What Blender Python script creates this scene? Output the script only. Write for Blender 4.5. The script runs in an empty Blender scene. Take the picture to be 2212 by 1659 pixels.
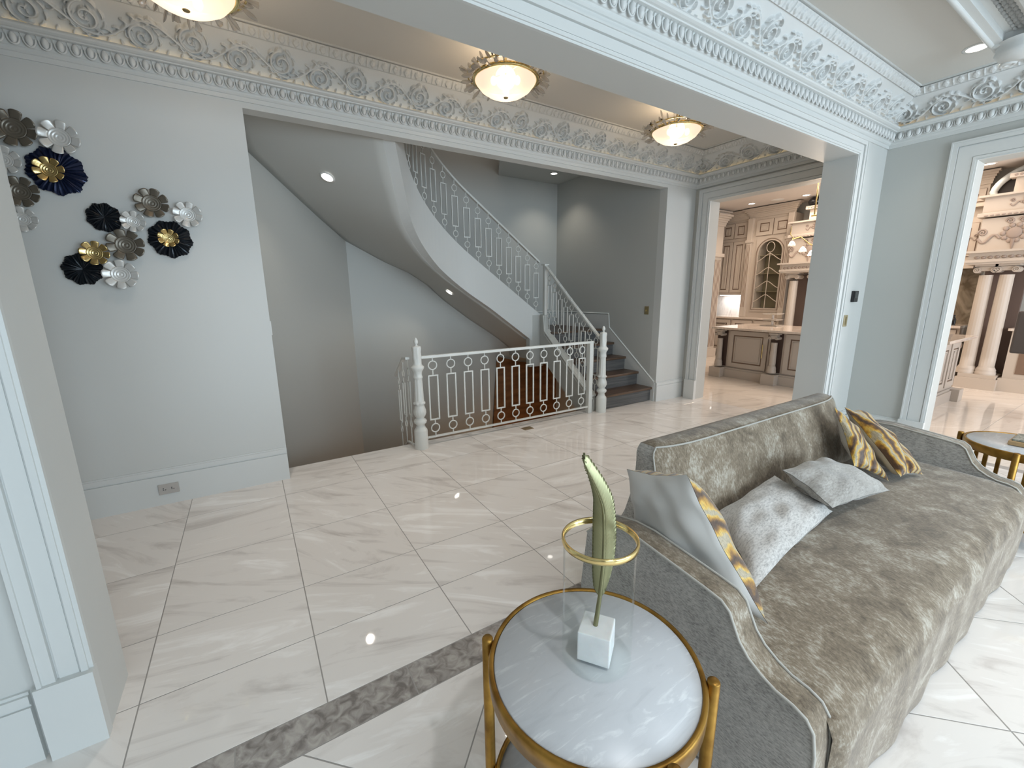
import bpy, bmesh, math, random
import numpy as np
from mathutils import Vector, Matrix, noise
random.seed(7)
PI = math.pi
C = bpy.context.scene.collection
SC = bpy.context.scene
# ------------------------------------------------------------------ camera
CH = 1.55
cam_d = bpy.data.cameras.new('camera'); cam = bpy.data.objects.new('camera', cam_d); C.objects.link(cam)
Rw = ((0.848041, -0.529835, -0.009925), (-0.118989, -0.172198, -0.977850), (0.516391, 0.830438, -0.209075))
rt, dn, fw = [Vector(r).normalized() for r in Rw]
cam.matrix_world = Matrix(((rt.x, -dn.x, -fw.x, 0), (rt.y, -dn.y, -fw.y, 0), (rt.z, -dn.z, -fw.z, CH), (0, 0, 0, 1)))
cam_d.sensor_width = 36; cam_d.sensor_fit = 'HORIZONTAL'; cam_d.lens = 905.2 / 2212 * 36
cam_d.clip_start = 0.03; cam_d.clip_end = 100
SC.camera = cam
# ------------------------------------------------------------------ world, lights, exposure
w = bpy.data.worlds.new('world'); SC.world = w; w.use_nodes = True
bg = w.node_tree.nodes['Background']; bg.inputs[0].default_value = (0.62, 0.78, 1.0, 1); bg.inputs[1].default_value = 1.0
SC.view_settings.view_transform = 'Standard'; SC.view_settings.look = 'None'
SC.view_settings.gamma = 1.0; SC.view_settings.use_curve_mapping = False
SC.view_settings.exposure = 0.12
cy = SC.cycles
cy.use_denoising = True
try: cy.denoiser = 'OPENIMAGEDENOISE'
except Exception: pass
cy.max_bounces = 9; cy.diffuse_bounces = 5; cy.glossy_bounces = 4; cy.transmission_bounces = 6; cy.transparent_max_bounces = 12
cy.caustics_reflective = False; cy.caustics_refractive = False; cy.sample_clamp_indirect = 4.0; cy.blur_glossy = 1.0

def area(name, loc, target, sx, sy, power, col):
    d = bpy.data.lights.new(name, 'AREA'); d.shape = 'RECTANGLE'; d.size = sx; d.size_y = sy; d.energy = power; d.color = col
    o = bpy.data.objects.new(name, d); C.objects.link(o); o.location = loc
    o.rotation_euler = (Vector(target) - Vector(loc)).to_track_quat('-Z', 'Y').to_euler()
    return o
def point(name, loc, power, col, r=0.04):
    d = bpy.data.lights.new(name, 'POINT'); d.energy = power; d.color = col; d.shadow_soft_size = r
    o = bpy.data.objects.new(name, d); C.objects.link(o); o.location = loc; return o
def spot(name, loc, target, power, col, angle=100, blend=0.7, r=0.05):
    d = bpy.data.lights.new(name, 'SPOT'); d.energy = power; d.color = col; d.shadow_soft_size = r; d.spot_size = math.radians(angle); d.spot_blend = blend
    o = bpy.data.objects.new(name, d); C.objects.link(o); o.location = loc
    o.rotation_euler = (Vector(target) - Vector(loc)).to_track_quat('-Z', 'Y').to_euler(); return o
DAY = (0.72, 0.88, 1.0)
area('window_daylight', (-0.9, -4.35, 1.55), (-0.9, 0, 1.45), 2.2, 2.3, 36, DAY)
area('window_daylight', (1.9, -4.35, 1.55), (1.9, 0, 1.45), 2.2, 2.3, 130, DAY)
area('window_daylight', (4.3, -4.35, 1.55), (4.3, 0, 1.45), 1.8, 2.3, 115, DAY)
area('kitchen_window_daylight', (8.0, -1.9, 1.7), (8.0, 3, 1.2), 3.0, 2.0, 140, (0.92, 0.95, 1.0))
for x_ in (0.7, 2.5, 4.2):
    for y_ in (-0.6, -2.4):
        spot('added_fill_spot', (x_, y_, 3.27), (x_, y_ + 0.15, 0), 80, (0.95, 0.975, 1.0), 92, 0.9, 0.06)  # added fill spots behind the camera, there to brighten floor and table top
WARM = (1.0, 0.76, 0.50)

# ------------------------------------------------------------------ materials
def mat(name, base=(0.5, 0.5, 0.5), rough=0.5, metal=0.0, build=None, **kw):
    m = bpy.data.materials.new(name); m.use_nodes = True
    nt = m.node_tree; b = nt.nodes['Principled BSDF']
    b.inputs['Base Color'].default_value = (*base, 1); b.inputs['Roughness'].default_value = rough; b.inputs['Metallic'].default_value = metal
    for k, v in kw.items(): b.inputs[k.replace('_', ' ')].default_value = v
    if build: build(nt, b)
    return m
def N(nt, t, **kw):
    n = nt.nodes.new(t)
    for k, v in kw.items():
        if k.startswith('i_'):
            n.inputs[k[2:].replace('_', ' ')].default_value = v
        else: setattr(n, k, v)
    return n
def ramp(nt, fac, stops):
    r = nt.nodes.new('ShaderNodeValToRGB'); e = r.color_ramp.elements
    while len(e) < len(stops): e.new(0.5)
    for x, (p, c) in zip(e, stops): x.position = p; x.color = (*c, 1)
    nt.links.new(fac, r.inputs[0]); return r
def coords(nt, scale=(1, 1, 1), rnd=0.0, rot=(0, 0, 0), world=True):
    if world:
        g = nt.nodes.new('ShaderNodeNewGeometry'); out = g.outputs['Position']
    else:
        g = nt.nodes.new('ShaderNodeTexCoord'); out = g.outputs['Object']
    if rnd:
        oi = nt.nodes.new('ShaderNodeObjectInfo')
        ml = N(nt, 'ShaderNodeMath', operation='MULTIPLY'); ml.inputs[1].default_value = rnd * 37.0
        nt.links.new(oi.outputs['Random'], ml.inputs[0])
        cb = nt.nodes.new('ShaderNodeCombineXYZ'); nt.links.new(ml.outputs[0], cb.inputs[0]); nt.links.new(ml.outputs[0], cb.inputs[2])
        ad = N(nt, 'ShaderNodeVectorMath', operation='ADD'); nt.links.new(out, ad.inputs[0]); nt.links.new(cb.outputs[0], ad.inputs[1])
        out = ad.outputs[0]
        vr = N(nt, 'ShaderNodeVectorRotate', rotation_type='Z_AXIS')
        m2 = N(nt, 'ShaderNodeMath', operation='MULTIPLY'); m2.inputs[1].default_value = 1.2
        nt.links.new(oi.outputs['Random'], m2.inputs[0]); nt.links.new(out, vr.inputs['Vector']); nt.links.new(m2.outputs[0], vr.inputs['Angle'])
        out = vr.outputs[0]
    mp = nt.nodes.new('ShaderNodeMapping'); mp.inputs['Scale'].default_value = scale; mp.inputs['Rotation'].default_value = rot
    nt.links.new(out, mp.inputs['Vector']); return mp.outputs[0]
def bump(nt, b, h, strength, dist=0.01):
    n = N(nt, 'ShaderNodeBump'); n.inputs['Strength'].default_value = strength; n.inputs['Distance'].default_value = dist
    nt.links.new(h, n.inputs['Height']); nt.links.new(n.outputs[0], b.inputs['Normal'])
def noisy(c1, c2, scale, det=4, rnd=0.0, lo=0.35, hi=0.65, bmp=0.0, world=True, dist=0.0, bscale=None, mid=None):
    def f(nt, b):
        v = coords(nt, scale, rnd, world=world)
        n = N(nt, 'ShaderNodeTexNoise'); n.inputs['Scale'].default_value = 1.0; n.inputs['Detail'].default_value = det; n.inputs['Distortion'].default_value = dist
        nt.links.new(v, n.inputs['Vector'])
        st = [(lo, c1), (hi, c2)] if mid is None else [(lo, c1), ((lo + hi) / 2, mid), (hi, c2)]
        r = ramp(nt, n.outputs['Fac'], st); nt.links.new(r.outputs[0], b.inputs['Base Color'])
        if bmp: bump(nt, b, n.outputs['Fac'], bmp, 0.004)
    return f
def marble(base, vein, light, sc=1.0, rnd=1.0, world=True):
    def f(nt, b):
        v = coords(nt, (1.1 * sc, 5.0 * sc, 1.1 * sc), rnd, world=world)
        n = N(nt, 'ShaderNodeTexNoise'); n.inputs['Scale'].default_value = 1.3; n.inputs['Detail'].default_value = 7; n.inputs['Distortion'].default_value = 1.1; n.inputs['Roughness'].default_value = 0.6
        nt.links.new(v, n.inputs['Vector'])
        r = ramp(nt, n.outputs['Fac'], [(0.30, vein), (0.46, base), (0.56, base), (0.66, light)])
        nt.links.new(r.outputs[0], b.inputs['Base Color'])
    return f
M = {}
M['wall'] = mat('wall_paint', (0.50, 0.505, 0.48), 0.5)
M['pier'] = mat('pier_paint', (0.60, 0.605, 0.585), 0.45)
M['trim'] = mat('trim_paint', (0.64, 0.65, 0.635), 0.4)
M['plaster'] = mat('ornament_plaster', (0.66, 0.67, 0.66), 0.45)
M['ceil'] = mat('ceiling_paint', (0.60, 0.58, 0.54), 0.6)
M['grout'] = mat('grout', (0.33, 0.31, 0.29), 0.6)
M['tile'] = mat('marble_tile', rough=0.035, build=marble((0.81, 0.765, 0.725), (0.60, 0.55, 0.515), (0.93, 0.90, 0.87)), Specular_IOR_Level=0.5)
M['tilek'] = mat('kitchen_marble_tile', rough=0.06, build=marble((0.78, 0.70, 0.62), (0.66, 0.58, 0.51), (0.86, 0.79, 0.72)))
M['strip'] = mat('taupe_border_marble', rough=0.1, build=noisy((0.20, 0.175, 0.16), (0.46, 0.425, 0.39), (22, 22, 22), 9, 1.0, 0.34, 0.66, dist=0.9))
M['iron'] = mat('white_painted_iron', (0.70, 0.71, 0.68), 0.35)
M['tread'] = mat('stair_wood', rough=0.35, build=noisy((0.055, 0.035, 0.024), (0.13, 0.075, 0.045), (2, 30, 30), 4))
M['riser'] = mat('riser_wood', rough=0.5, build=noisy((0.075, 0.075, 0.075), (0.13, 0.125, 0.12), (2, 20, 60), 4))
M['brownwood'] = mat('warm_wood', rough=0.5, build=noisy((0.16, 0.075, 0.03), (0.27, 0.13, 0.055), (3, 3, 14), 4))
def fab(c1, c2, c3, sc, streak, w2=1.0):
    def f(nt, b):
        v = coords(nt, streak, world=False)
        n = N(nt, 'ShaderNodeTexNoise'); n.inputs['Scale'].default_value = sc; n.inputs['Detail'].default_value = 6; n.inputs['Roughness'].default_value = 0.75
        nt.links.new(v, n.inputs['Vector'])
        v2 = coords(nt, (1, 1, 1), world=False)
        n2 = N(nt, 'ShaderNodeTexNoise'); n2.inputs['Scale'].default_value = 8.0; n2.inputs['Detail'].default_value = 8; n2.inputs['Roughness'].default_value = 0.62; n2.inputs['Distortion'].default_value = 0.6
        nt.links.new(v2, n2.inputs['Vector'])
        mx = N(nt, 'ShaderNodeMath', operation='ADD'); nt.links.new(n.outputs['Fac'], mx.inputs[0]); mw = N(nt, 'ShaderNodeMath', operation='MULTIPLY_ADD'); mw.inputs[1].default_value = w2; mw.inputs[2].default_value = 0.5 * (1 - w2); nt.links.new(n2.outputs['Fac'], mw.inputs[0]); nt.links.new(mw.outputs[0], mx.inputs[1])
        r = ramp(nt, mx.outputs[0], [(0.0, c1), (0.5, c2), (1.0, c3)])
        mr = N(nt, 'ShaderNodeMapRange'); mr.inputs['From Min'].default_value = 0.78; mr.inputs['From Max'].default_value = 1.28
        nt.links.new(mx.outputs[0], mr.inputs[0]); nt.links.new(mr.outputs[0], r.inputs[0])
        nt.links.new(r.outputs[0], b.inputs['Base Color'])
        bump(nt, b, n.outputs['Fac'], 0.35, 0.004)
    return f
M['velvet'] = mat('taupe_chenille_velvet', rough=0.75, build=fab((0.095, 0.068, 0.042), (0.22, 0.170, 0.115), (0.47, 0.43, 0.36), 48, (2.6, 1.1, 1.1)), Sheen_Weight=0.35, Sheen_Roughness=0.4)
M['weave'] = mat('grey_ribbed_chenille', rough=0.8, build=fab((0.13, 0.12, 0.11), (0.42, 0.40, 0.37), (0.60, 0.58, 0.54), 1, (60, 60, 190), 0.35), Sheen_Weight=0.3)
M['piping'] = mat('pale_piping', (0.42, 0.40, 0.36), 0.7, Sheen_Weight=0.3)
M['cream'] = mat('cream_flecked_fabric', rough=0.85, build=fab((0.20, 0.185, 0.175), (0.56, 0.53, 0.50), (0.68, 0.66, 0.63), 60, (1.0, 2.6, 1.0), 0.15), Sheen_Weight=0.3)
M['greyfab'] = mat('silver_grey_chenille', rough=0.8, build=fab((0.18, 0.165, 0.145), (0.36, 0.335, 0.305), (0.50, 0.48, 0.45), 50, (1.2, 2.8, 1.2), 0.6), Sheen_Weight=0.4)
M['satin'] = mat('pale_grey_cotton', (0.59, 0.57, 0.54), 0.6, Sheen_Weight=0.2)
def goldfur(nt, b):
    v = coords(nt, (1, 1, 1), world=False)
    wv = N(nt, 'ShaderNodeTexWave', wave_type='BANDS', bands_direction='X'); wv.inputs['Scale'].default_value = 6.0; wv.inputs['Distortion'].default_value = 5.0; wv.inputs['Detail'].default_value = 3; wv.inputs['Detail Scale'].default_value = 1.6
    nt.links.new(v, wv.inputs['Vector'])
    v2 = coords(nt, (9, 2.0, 9), world=False)
    n = N(nt, 'ShaderNodeTexNoise'); n.inputs['Scale'].default_value = 22; n.inputs['Detail'].default_value = 3; nt.links.new(v2, n.inputs['Vector'])
    r = ramp(nt, wv.outputs['Fac'], [(0.05, (0.07, 0.025, 0.003)), (0.32, (0.30, 0.135, 0.010)), (0.62, (0.62, 0.34, 0.03)), (0.80, (0.70, 0.47, 0.10)), (0.95, (0.46, 0.39, 0.27))])
    mx = N(nt, 'ShaderNodeMix', data_type='RGBA', blend_type='MULTIPLY'); mx.inputs[0].default_value = 0.6
    r2 = ramp(nt, n.outputs['Fac'], [(0.35, (0.45, 0.42, 0.38)), (0.6, (1, 1, 1))])
    nt.links.new(r.outputs[0], mx.inputs[6]); nt.links.new(r2.outputs[0], mx.inputs[7]); nt.links.new(mx.outputs[2], b.inputs['Base Color'])
    bump(nt, b, n.outputs['Fac'], 0.5, 0.004)
M['goldfur'] = mat('gold_striped_plush', rough=0.45, build=goldfur, Sheen_Weight=0.5)
M['goldpaint'] = mat('antique_gold_metal', (0.36, 0.19, 0.035), 0.38, 0.85, build=noisy((0.22, 0.11, 0.02), (0.42, 0.235, 0.05), (14, 14, 14), 4))
M['brass'] = mat('polished_brass', (0.80, 0.62, 0.28), 0.16, 1.0)
M['tabletop'] = mat('grey_white_marble', rough=0.32, build=marble((0.55, 0.56, 0.58), (0.50, 0.51, 0.53), (0.68, 0.69, 0.70), 5.0, 0.0))
M['whitemarble'] = mat('white_marble_block', rough=0.35, build=noisy((0.72, 0.72, 0.71), (0.80, 0.80, 0.79), (20, 20, 20), 3), Subsurface_Weight=0.1)
def glass_b(tint, rough=0.0, refl=0.12):
    def f(nt, b):
        out = nt.nodes['Material Output']; nt.nodes.remove(b)
        t = N(nt, 'ShaderNodeBsdfTransparent'); t.inputs[0].default_value = (*tint, 1)
        g = N(nt, 'ShaderNodeBsdfGlossy'); g.inputs['Roughness'].default_value = rough; g.inputs[0].default_value = (1, 1, 1, 1)
        fr = N(nt, 'ShaderNodeLayerWeight'); fr.inputs['Blend'].default_value = refl
        mx = N(nt, 'ShaderNodeMixShader'); mq = N(nt, 'ShaderNodeMath', operation='MULTIPLY'); mq.inputs[1].default_value = 0.45 if refl < 0.1 else 1.0; nt.links.new(fr.outputs['Fresnel'], mq.inputs[0]); nt.links.new(mq.outputs[0], mx.inputs[0]); nt.links.new(t.outputs[0], mx.inputs[1]); nt.links.new(g.outputs[0], mx.inputs[2])
        nt.links.new(mx.outputs[0], out.inputs[0])
    return f
M['glass'] = mat('clear_glass', build=glass_b((0.98, 0.99, 0.985), 0.0, 0.035))
def crystal_b(nt, b):
    glass_b((0.95, 0.93, 0.90), 0.10, 0.42)(nt, b)
    out = nt.nodes['Material Output']; src = out.inputs[0].links[0].from_socket
    t = N(nt, 'ShaderNodeBsdfTranslucent'); t.inputs[0].default_value = (0.9, 0.86, 0.8, 1); d = N(nt, 'ShaderNodeBsdfDiffuse'); d.inputs[0].default_value = (0.85, 0.82, 0.78, 1)
    m1 = N(nt, 'ShaderNodeMixShader'); m1.inputs[0].default_value = 0.5; nt.links.new(t.outputs[0], m1.inputs[1]); nt.links.new(d.outputs[0], m1.inputs[2])
    m2 = N(nt, 'ShaderNodeMixShader'); m2.inputs[0].default_value = 0.30; nt.links.new(src, m2.inputs[1]); nt.links.new(m1.outputs[0], m2.inputs[2]); nt.links.new(m2.outputs[0], out.inputs[0])
M['crystal'] = mat('crystal_glass', build=crystal_b)
M['smoke'] = mat('smoked_petal', (0.05, 0.045, 0.04), 0.2, 0.4)
M['feather'] = mat('pale_gold_green_metal', (0.27, 0.26, 0.145), 0.34, 0.85)
def bowl_b(nt, b):
    out = nt.nodes['Material Output']; nt.nodes.remove(b)
    t = N(nt, 'ShaderNodeBsdfTranslucent'); t.inputs[0].default_value = (0.22, 0.19, 0.165, 1)
    d = N(nt, 'ShaderNodeBsdfRefraction'); d.inputs['IOR'].default_value = 1.02; d.inputs['Roughness'].default_value = 0.55; d.inputs[0].default_value = (0.8, 0.75, 0.68, 1)
    e = N(nt, 'ShaderNodeEmission'); e.inputs[0].default_value = (1.0, 0.80, 0.69, 1); e.inputs[1].default_value = 0.50
    m1 = N(nt, 'ShaderNodeMixShader'); m1.inputs[0].default_value = 0.3; nt.links.new(t.outputs[0], m1.inputs[1]); nt.links.new(d.outputs[0], m1.inputs[2])
    a = N(nt, 'ShaderNodeAddShader'); nt.links.new(m1.outputs[0], a.inputs[0]); nt.links.new(e.outputs[0], a.inputs[1]); nt.links.new(a.outputs[0], out.inputs[0])
M['bowl'] = mat('frosted_glass_bowl', build=bowl_b)
def emit(name, col, s):
    m = bpy.data.materials.new(name); m.use_nodes = True; nt = m.node_tree; nt.nodes.clear()
    o = nt.nodes.new('ShaderNodeOutputMaterial'); e = nt.nodes.new('ShaderNodeEmission'); e.inputs[0].default_value = (*col, 1); e.inputs[1].default_value = s
    nt.links.new(e.outputs[0], o.inputs[0]); return m
M['bulb'] = emit('warm_bulb', (1.0, 0.82, 0.6), 14)
M['down'] = emit('downlight_lens', (1.0, 0.95, 0.86), 9)
M['cove'] = emit('cove_led', (1.0, 0.72, 0.38), 2.2)
M['undercab'] = emit('undercabinet_led', (1.0, 0.97, 0.93), 5)
M['cab'] = mat('glazed_cream_cabinet', (0.55, 0.48, 0.41), 0.45)
M['glaze'] = mat('umber_glaze_line', (0.20, 0.13, 0.09), 0.6)
M['island'] = mat('grey_glazed_cabinet', (0.47, 0.42, 0.375), 0.45)
M['columnstone'] = mat('cream_column', (0.54, 0.48, 0.42), 0.5)
M['counter'] = mat('pale_stone_counter', rough=0.06, build=marble((0.62, 0.53, 0.46), (0.5, 0.42, 0.36), (0.72, 0.66, 0.6), 1.5, 0.0))
M['splash'] = mat('white_marble_splashback', rough=0.2, build=marble((0.74, 0.73, 0.73), (0.5, 0.49, 0.5), (0.82, 0.82, 0.82), 1.6, 0.0))
M['brownmarble'] = mat('olive_brown_marble', rough=0.2, build=noisy((0.10, 0.075, 0.045), (0.30, 0.25, 0.185), (3, 3, 3), 6, lo=0.35, hi=0.65, dist=2.0))
M['ornament'] = mat('umber_ornament', (0.36, 0.29, 0.25), 0.6)
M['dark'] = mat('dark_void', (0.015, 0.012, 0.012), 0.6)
M['blk'] = mat('black_gloss', (0.012, 0.012, 0.014), 0.2)
M['white'] = mat('white_enamel', (0.72, 0.72, 0.70), 0.35)
M['flwhite'] = mat('pearl_white_enamel_metal', (0.66, 0.655, 0.63), 0.30, 0.25)
M['flbrown'] = mat('bronze_taupe_metal', (0.165, 0.145, 0.115), 0.34, 0.5)
M['flblack'] = mat('blue_black_metal', (0.014, 0.018, 0.024), 0.3, 0.4)
M['flblue'] = mat('midnight_blue_metal', (0.012, 0.02, 0.055), 0.25, 0.5)
M['flgold'] = mat('hammered_gold_metal', (0.66, 0.50, 0.22), 0.26, 0.9)
M['upholst'] = mat('charcoal_brown_upholstery', (0.10, 0.085, 0.08), 0.8)
M['book'] = mat('tan_wood_box', (0.42, 0.27, 0.13), 0.5)
M['bookglass'] = mat('speckled_glass_lid', rough=0.15, build=noisy((0.12, 0.14, 0.12), (0.45, 0.44, 0.38), (60, 60, 60), 4))
M['brassdull'] = mat('dull_brass', (0.34, 0.27, 0.14), 0.4, 0.7)
M['ventm'] = mat('tan_metal_grille', (0.33, 0.23, 0.15), 0.45, 0.4)

# ------------------------------------------------------------------ mesh builder
WP = {}
def wpos(o): return WP.get(o.name, Vector((0, 0, 0))) if o else Vector((0, 0, 0))
class MB:
    def __init__(s): s.v = []; s.f = []; s.sm = []
    def add(s, vs, fs, smooth=False):
        n = len(s.v); s.v += [tuple(v) for v in vs]; s.f += [tuple(i + n for i in f) for f in fs]; s.sm += [smooth] * len(fs); return s
    def box(s, a, b, bev=0.0):
        x0, x1 = sorted((a[0], b[0])); y0, y1 = sorted((a[1], b[1])); z0, z1 = sorted((a[2], b[2]))
        if bev > 0:
            e = min(bev, (x1 - x0) / 2.1, (y1 - y0) / 2.1, (z1 - z0) / 2.1)
            bm = bmesh.new(); bmesh.ops.create_cube(bm, size=1)
            for v in bm.verts:
                v.co = Vector(((x0 + x1) / 2 + v.co.x * (x1 - x0), (y0 + y1) / 2 + v.co.y * (y1 - y0), (z0 + z1) / 2 + v.co.z * (z1 - z0)))
            bmesh.ops.bevel(bm, geom=bm.edges[:], offset=e, segments=2, affect='EDGES', profile=0.6)
            bm.verts.ensure_lookup_table()
            s.add([v.co[:] for v in bm.verts], [[v.index for v in f.verts] for f in bm.faces]); bm.free(); return s
        v = [(x0, y0, z0), (x1, y0, z0), (x1, y1, z0), (x0, y1, z0), (x0, y0, z1), (x1, y0, z1), (x1, y1, z1), (x0, y1, z1)]
        return s.add(v, [(0, 3, 2, 1), (4, 5, 6, 7), (0, 1, 5, 4), (1, 2, 6, 5), (2, 3, 7, 6), (3, 0, 4, 7)])
    def prism(s, poly, axis, a, b):
        # poly in the plane orthogonal to axis: axis x -> (y,z), y -> (x,z), z -> (x,y)
        def P(p, t): return (t, p[0], p[1]) if axis == 'x' else ((p[0], t, p[1]) if axis == 'y' else (p[0], p[1], t))
        n = len(poly); vs = [P(p, a) for p in poly] + [P(p, b) for p in poly]
        bm = bmesh.new(); bv = [bm.verts.new(v) for v in vs]
        bm.faces.new(bv[:n]); bm.faces.new(bv[n:][::-1])
        for i in range(n): bm.faces.new((bv[i], bv[n + i], bv[n + (i + 1) % n], bv[(i + 1) % n]))
        bmesh.ops.recalc_face_normals(bm, faces=bm.faces[:])
        bm.verts.index_update()
        s.add([v.co[:] for v in bm.verts], [[v.index for v in f.verts] for f in bm.faces]); bm.free(); return s
    def lathe(s, prof, c=(0, 0, 0), n=24, smooth=True, flute=None, caps=True):
        vs = []; m = len(prof)
        for k in range(n):
            a = 2 * PI * k / n
            for i, (r, z) in enumerate(prof):
                rr = r if not flute else flute(r, z, a)
                vs.append((c[0] + rr * math.cos(a), c[1] + rr * math.sin(a), c[2] + z))
        fs = []
        for k in range(n):
            k2 = (k + 1) % n
            for i in range(m - 1): fs.append((k * m + i, k2 * m + i, k2 * m + i + 1, k * m + i + 1))
        s.add(vs, fs, smooth)
        if caps:
            if prof[0][0] > 1e-4: s.add([vs[k * m] for k in range(n)], [tuple(range(n - 1, -1, -1))])
            if prof[-1][0] > 1e-4: s.add([vs[k * m + m - 1] for k in range(n)], [tuple(range(n))])
        return s
    def tube(s, pts, r, n=8, closed=False, smooth=True, caps=True):
        pts = [Vector(p) for p in pts]; m = len(pts); vs = []
        rs = r if isinstance(r, (list, tuple)) else [r] * m
        up = None
        for i, p in enumerate(pts):
            if closed: d = pts[(i + 1) % m] - pts[i - 1]
            else: d = pts[min(i + 1, m - 1)] - pts[max(i - 1, 0)]
            d.normalize()
            if up is None:
                up = Vector((0, 0, 1)) if abs(d.z) < 0.9 else Vector((1, 0, 0))
            u = up - d * up.dot(d); u.normalize(); up = u; w2 = d.cross(u)
            for k in range(n):
                a = 2 * PI * (k + 0.5) / n
                vs.append(p + (u * math.cos(a) + w2 * math.sin(a)) * rs[i])
        fs = []
        for i in range(m if closed else m - 1):
            j = (i + 1) % m
            for k in range(n): fs.append((i * n + k, i * n + (k + 1) % n, j * n + (k + 1) % n, j * n + k))
        s.add(vs, fs, smooth)
        if not closed and caps: s.add(vs[:n], [tuple(range(n - 1, -1, -1))]); s.add(vs[-n:], [tuple(range(n))])
        return s
    def rail(s, pts, wdt, hgt):
        # rectangular bar following pts, kept upright
        pts = [Vector(p) for p in pts]; vs = []
        for i, p in enumerate(pts):
            d = pts[min(i + 1, len(pts) - 1)] - pts[max(i - 1, 0)]
            side = Vector((-d.y, d.x, 0)); side = side.normalized() if side.length > 1e-6 else Vector((1, 0, 0))
            for a, b in ((-1, 0), (1, 0), (1, 1), (-1, 1)): vs.append(p + side * (a * wdt / 2) + Vector((0, 0, b * hgt)))
        fs = [(0, 1, 2, 3), tuple(len(vs) - 4 + i for i in (3, 2, 1, 0))]
        for i in range(len(pts) - 1):
            for k in range(4): fs.append((i * 4 + k, (i + 1) * 4 + k, (i + 1) * 4 + (k + 1) % 4, i * 4 + (k + 1) % 4))
        return s.add(vs, fs)
    def ellipsoid(s, c, r, n=12, m=8):
        vs = []; fs = []
        for i in range(m + 1):
            t = PI * i / m
            for k in range(n):
                a = 2 * PI * k / n
                vs.append((c[0] + r[0] * math.sin(t) * math.cos(a), c[1] + r[1] * math.sin(t) * math.sin(a), c[2] + r[2] * math.cos(t)))
        for i in range(m):
            for k in range(n): fs.append((i * n + k, (i + 1) * n + k, (i + 1) * n + (k + 1) % n, i * n + (k + 1) % n))
        return s.add(vs, fs, True)
    def grid(s, fn, nu, nv, smooth=True, closeu=False):
        vs = [fn(i / nu, j / nv) for i in range(nu + (0 if closeu else 1)) for j in range(nv + 1)]
        fs = []
        for i in range(nu):
            i2 = (i + 1) % nu if closeu else i + 1
            for j in range(nv): fs.append((i * (nv + 1) + j, i2 * (nv + 1) + j, i2 * (nv + 1) + j + 1, i * (nv + 1) + j + 1))
        return s.add(vs, fs, smooth)
    def mesh(s, name, m):
        me = bpy.data.meshes.new(name); me.from_pydata(s.v, [], s.f)
        me.polygons.foreach_set('use_smooth', s.sm); me.materials.append(m); me.validate(); me.update(); return me
def obj(name, mb, m, parent=None, label=None, kind=None, mod=None):
    off = wpos(parent)
    if off.length > 0: mb.v = [(v[0] - off.x, v[1] - off.y, v[2] - off.z) for v in mb.v]
    o = bpy.data.objects.new(name, mb.mesh(name, m)); C.objects.link(o)
    if parent: o.parent = parent; WP[o.name] = off.copy()
    if label: o['label'] = label
    if kind: o['kind'] = kind
    return o
def inst(name, me, parent, loc, rotz=0, rot=None, scale=None):
    o = bpy.data.objects.new(name, me); C.objects.link(o); o.parent = parent
    o.location = Vector(loc) - wpos(parent)
    o.rotation_euler = rot if rot else (0, 0, rotz)
    if scale: o.scale = scale
    WP[o.name] = Vector(loc)
    return o
def thing(name, label, cat, loc=(0, 0, 0), group=None, rotz=0):
    o = bpy.data.objects.new(name, None); C.objects.link(o); o.location = loc; o.empty_display_size = 0.1
    o['label'] = label; o['category'] = cat
    if group: o['group'] = group
    WP[o.name] = Vector(loc); return o
def tag(o, label, cat, group=None):
    o['label'] = label; o['category'] = cat
    if group: o['group'] = group
    return o
def struct(name, mb, m):
    o = obj(name, mb, m); o['kind'] = 'structure'; return o
def bx(a, b, bev=0.0): return MB().box(a, b, bev)

# ------------------------------------------------------------------ dimensions
YP0, YP1 = 1.85, 2.11          # partition between living room and hall
YB0, YB1 = 3.94, 4.06          # hall back wall
XR = 5.50; XR2 = 5.70          # right wall
ZL, ZH = 3.31, 3.36            # ceilings
XO0, XO1 = 0.15, 4.90          # stair opening
XW = -3.0; YF = -4.5
YS = 6.30                      # stairwell back wall
# ------------------------------------------------------------------ floor and tiles
fl = MB()
fl.box((XW, YF, -0.12), (XR2, YB0 + 0.05, -0.0009))
fl.box((XO0, YB0 + 0.05, -0.12), (3.72, 4.18, -0.0009)); fl.box((3.72, YB0 + 0.05, -0.12), (XO1, 4.3, -0.0009))
fl.box((XR2, -2.2, -0.12), (10.6, 6.9, -0.0009))
floor = struct('floor', fl, M['grout'])
def clip(poly, x0, x1, y0, y1):
    for ax, val, sg in ((0, x0, 1), (0, x1, -1), (1, y0, 1), (1, y1, -1)):
        out = []
        for i in range(len(poly)):
            p, q = poly[i - 1], poly[i]
            a, b = (p[ax] - val) * sg, (q[ax] - val) * sg
            if (a >= 0) != (b >= 0):
                t = a / (a - b); out.append((p[0] + (q[0] - p[0]) * t, p[1] + (q[1] - p[1]) * t))
            if b >= 0: out.append(q)
        poly = out
        if len(poly) < 3: return []
    return poly
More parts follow.
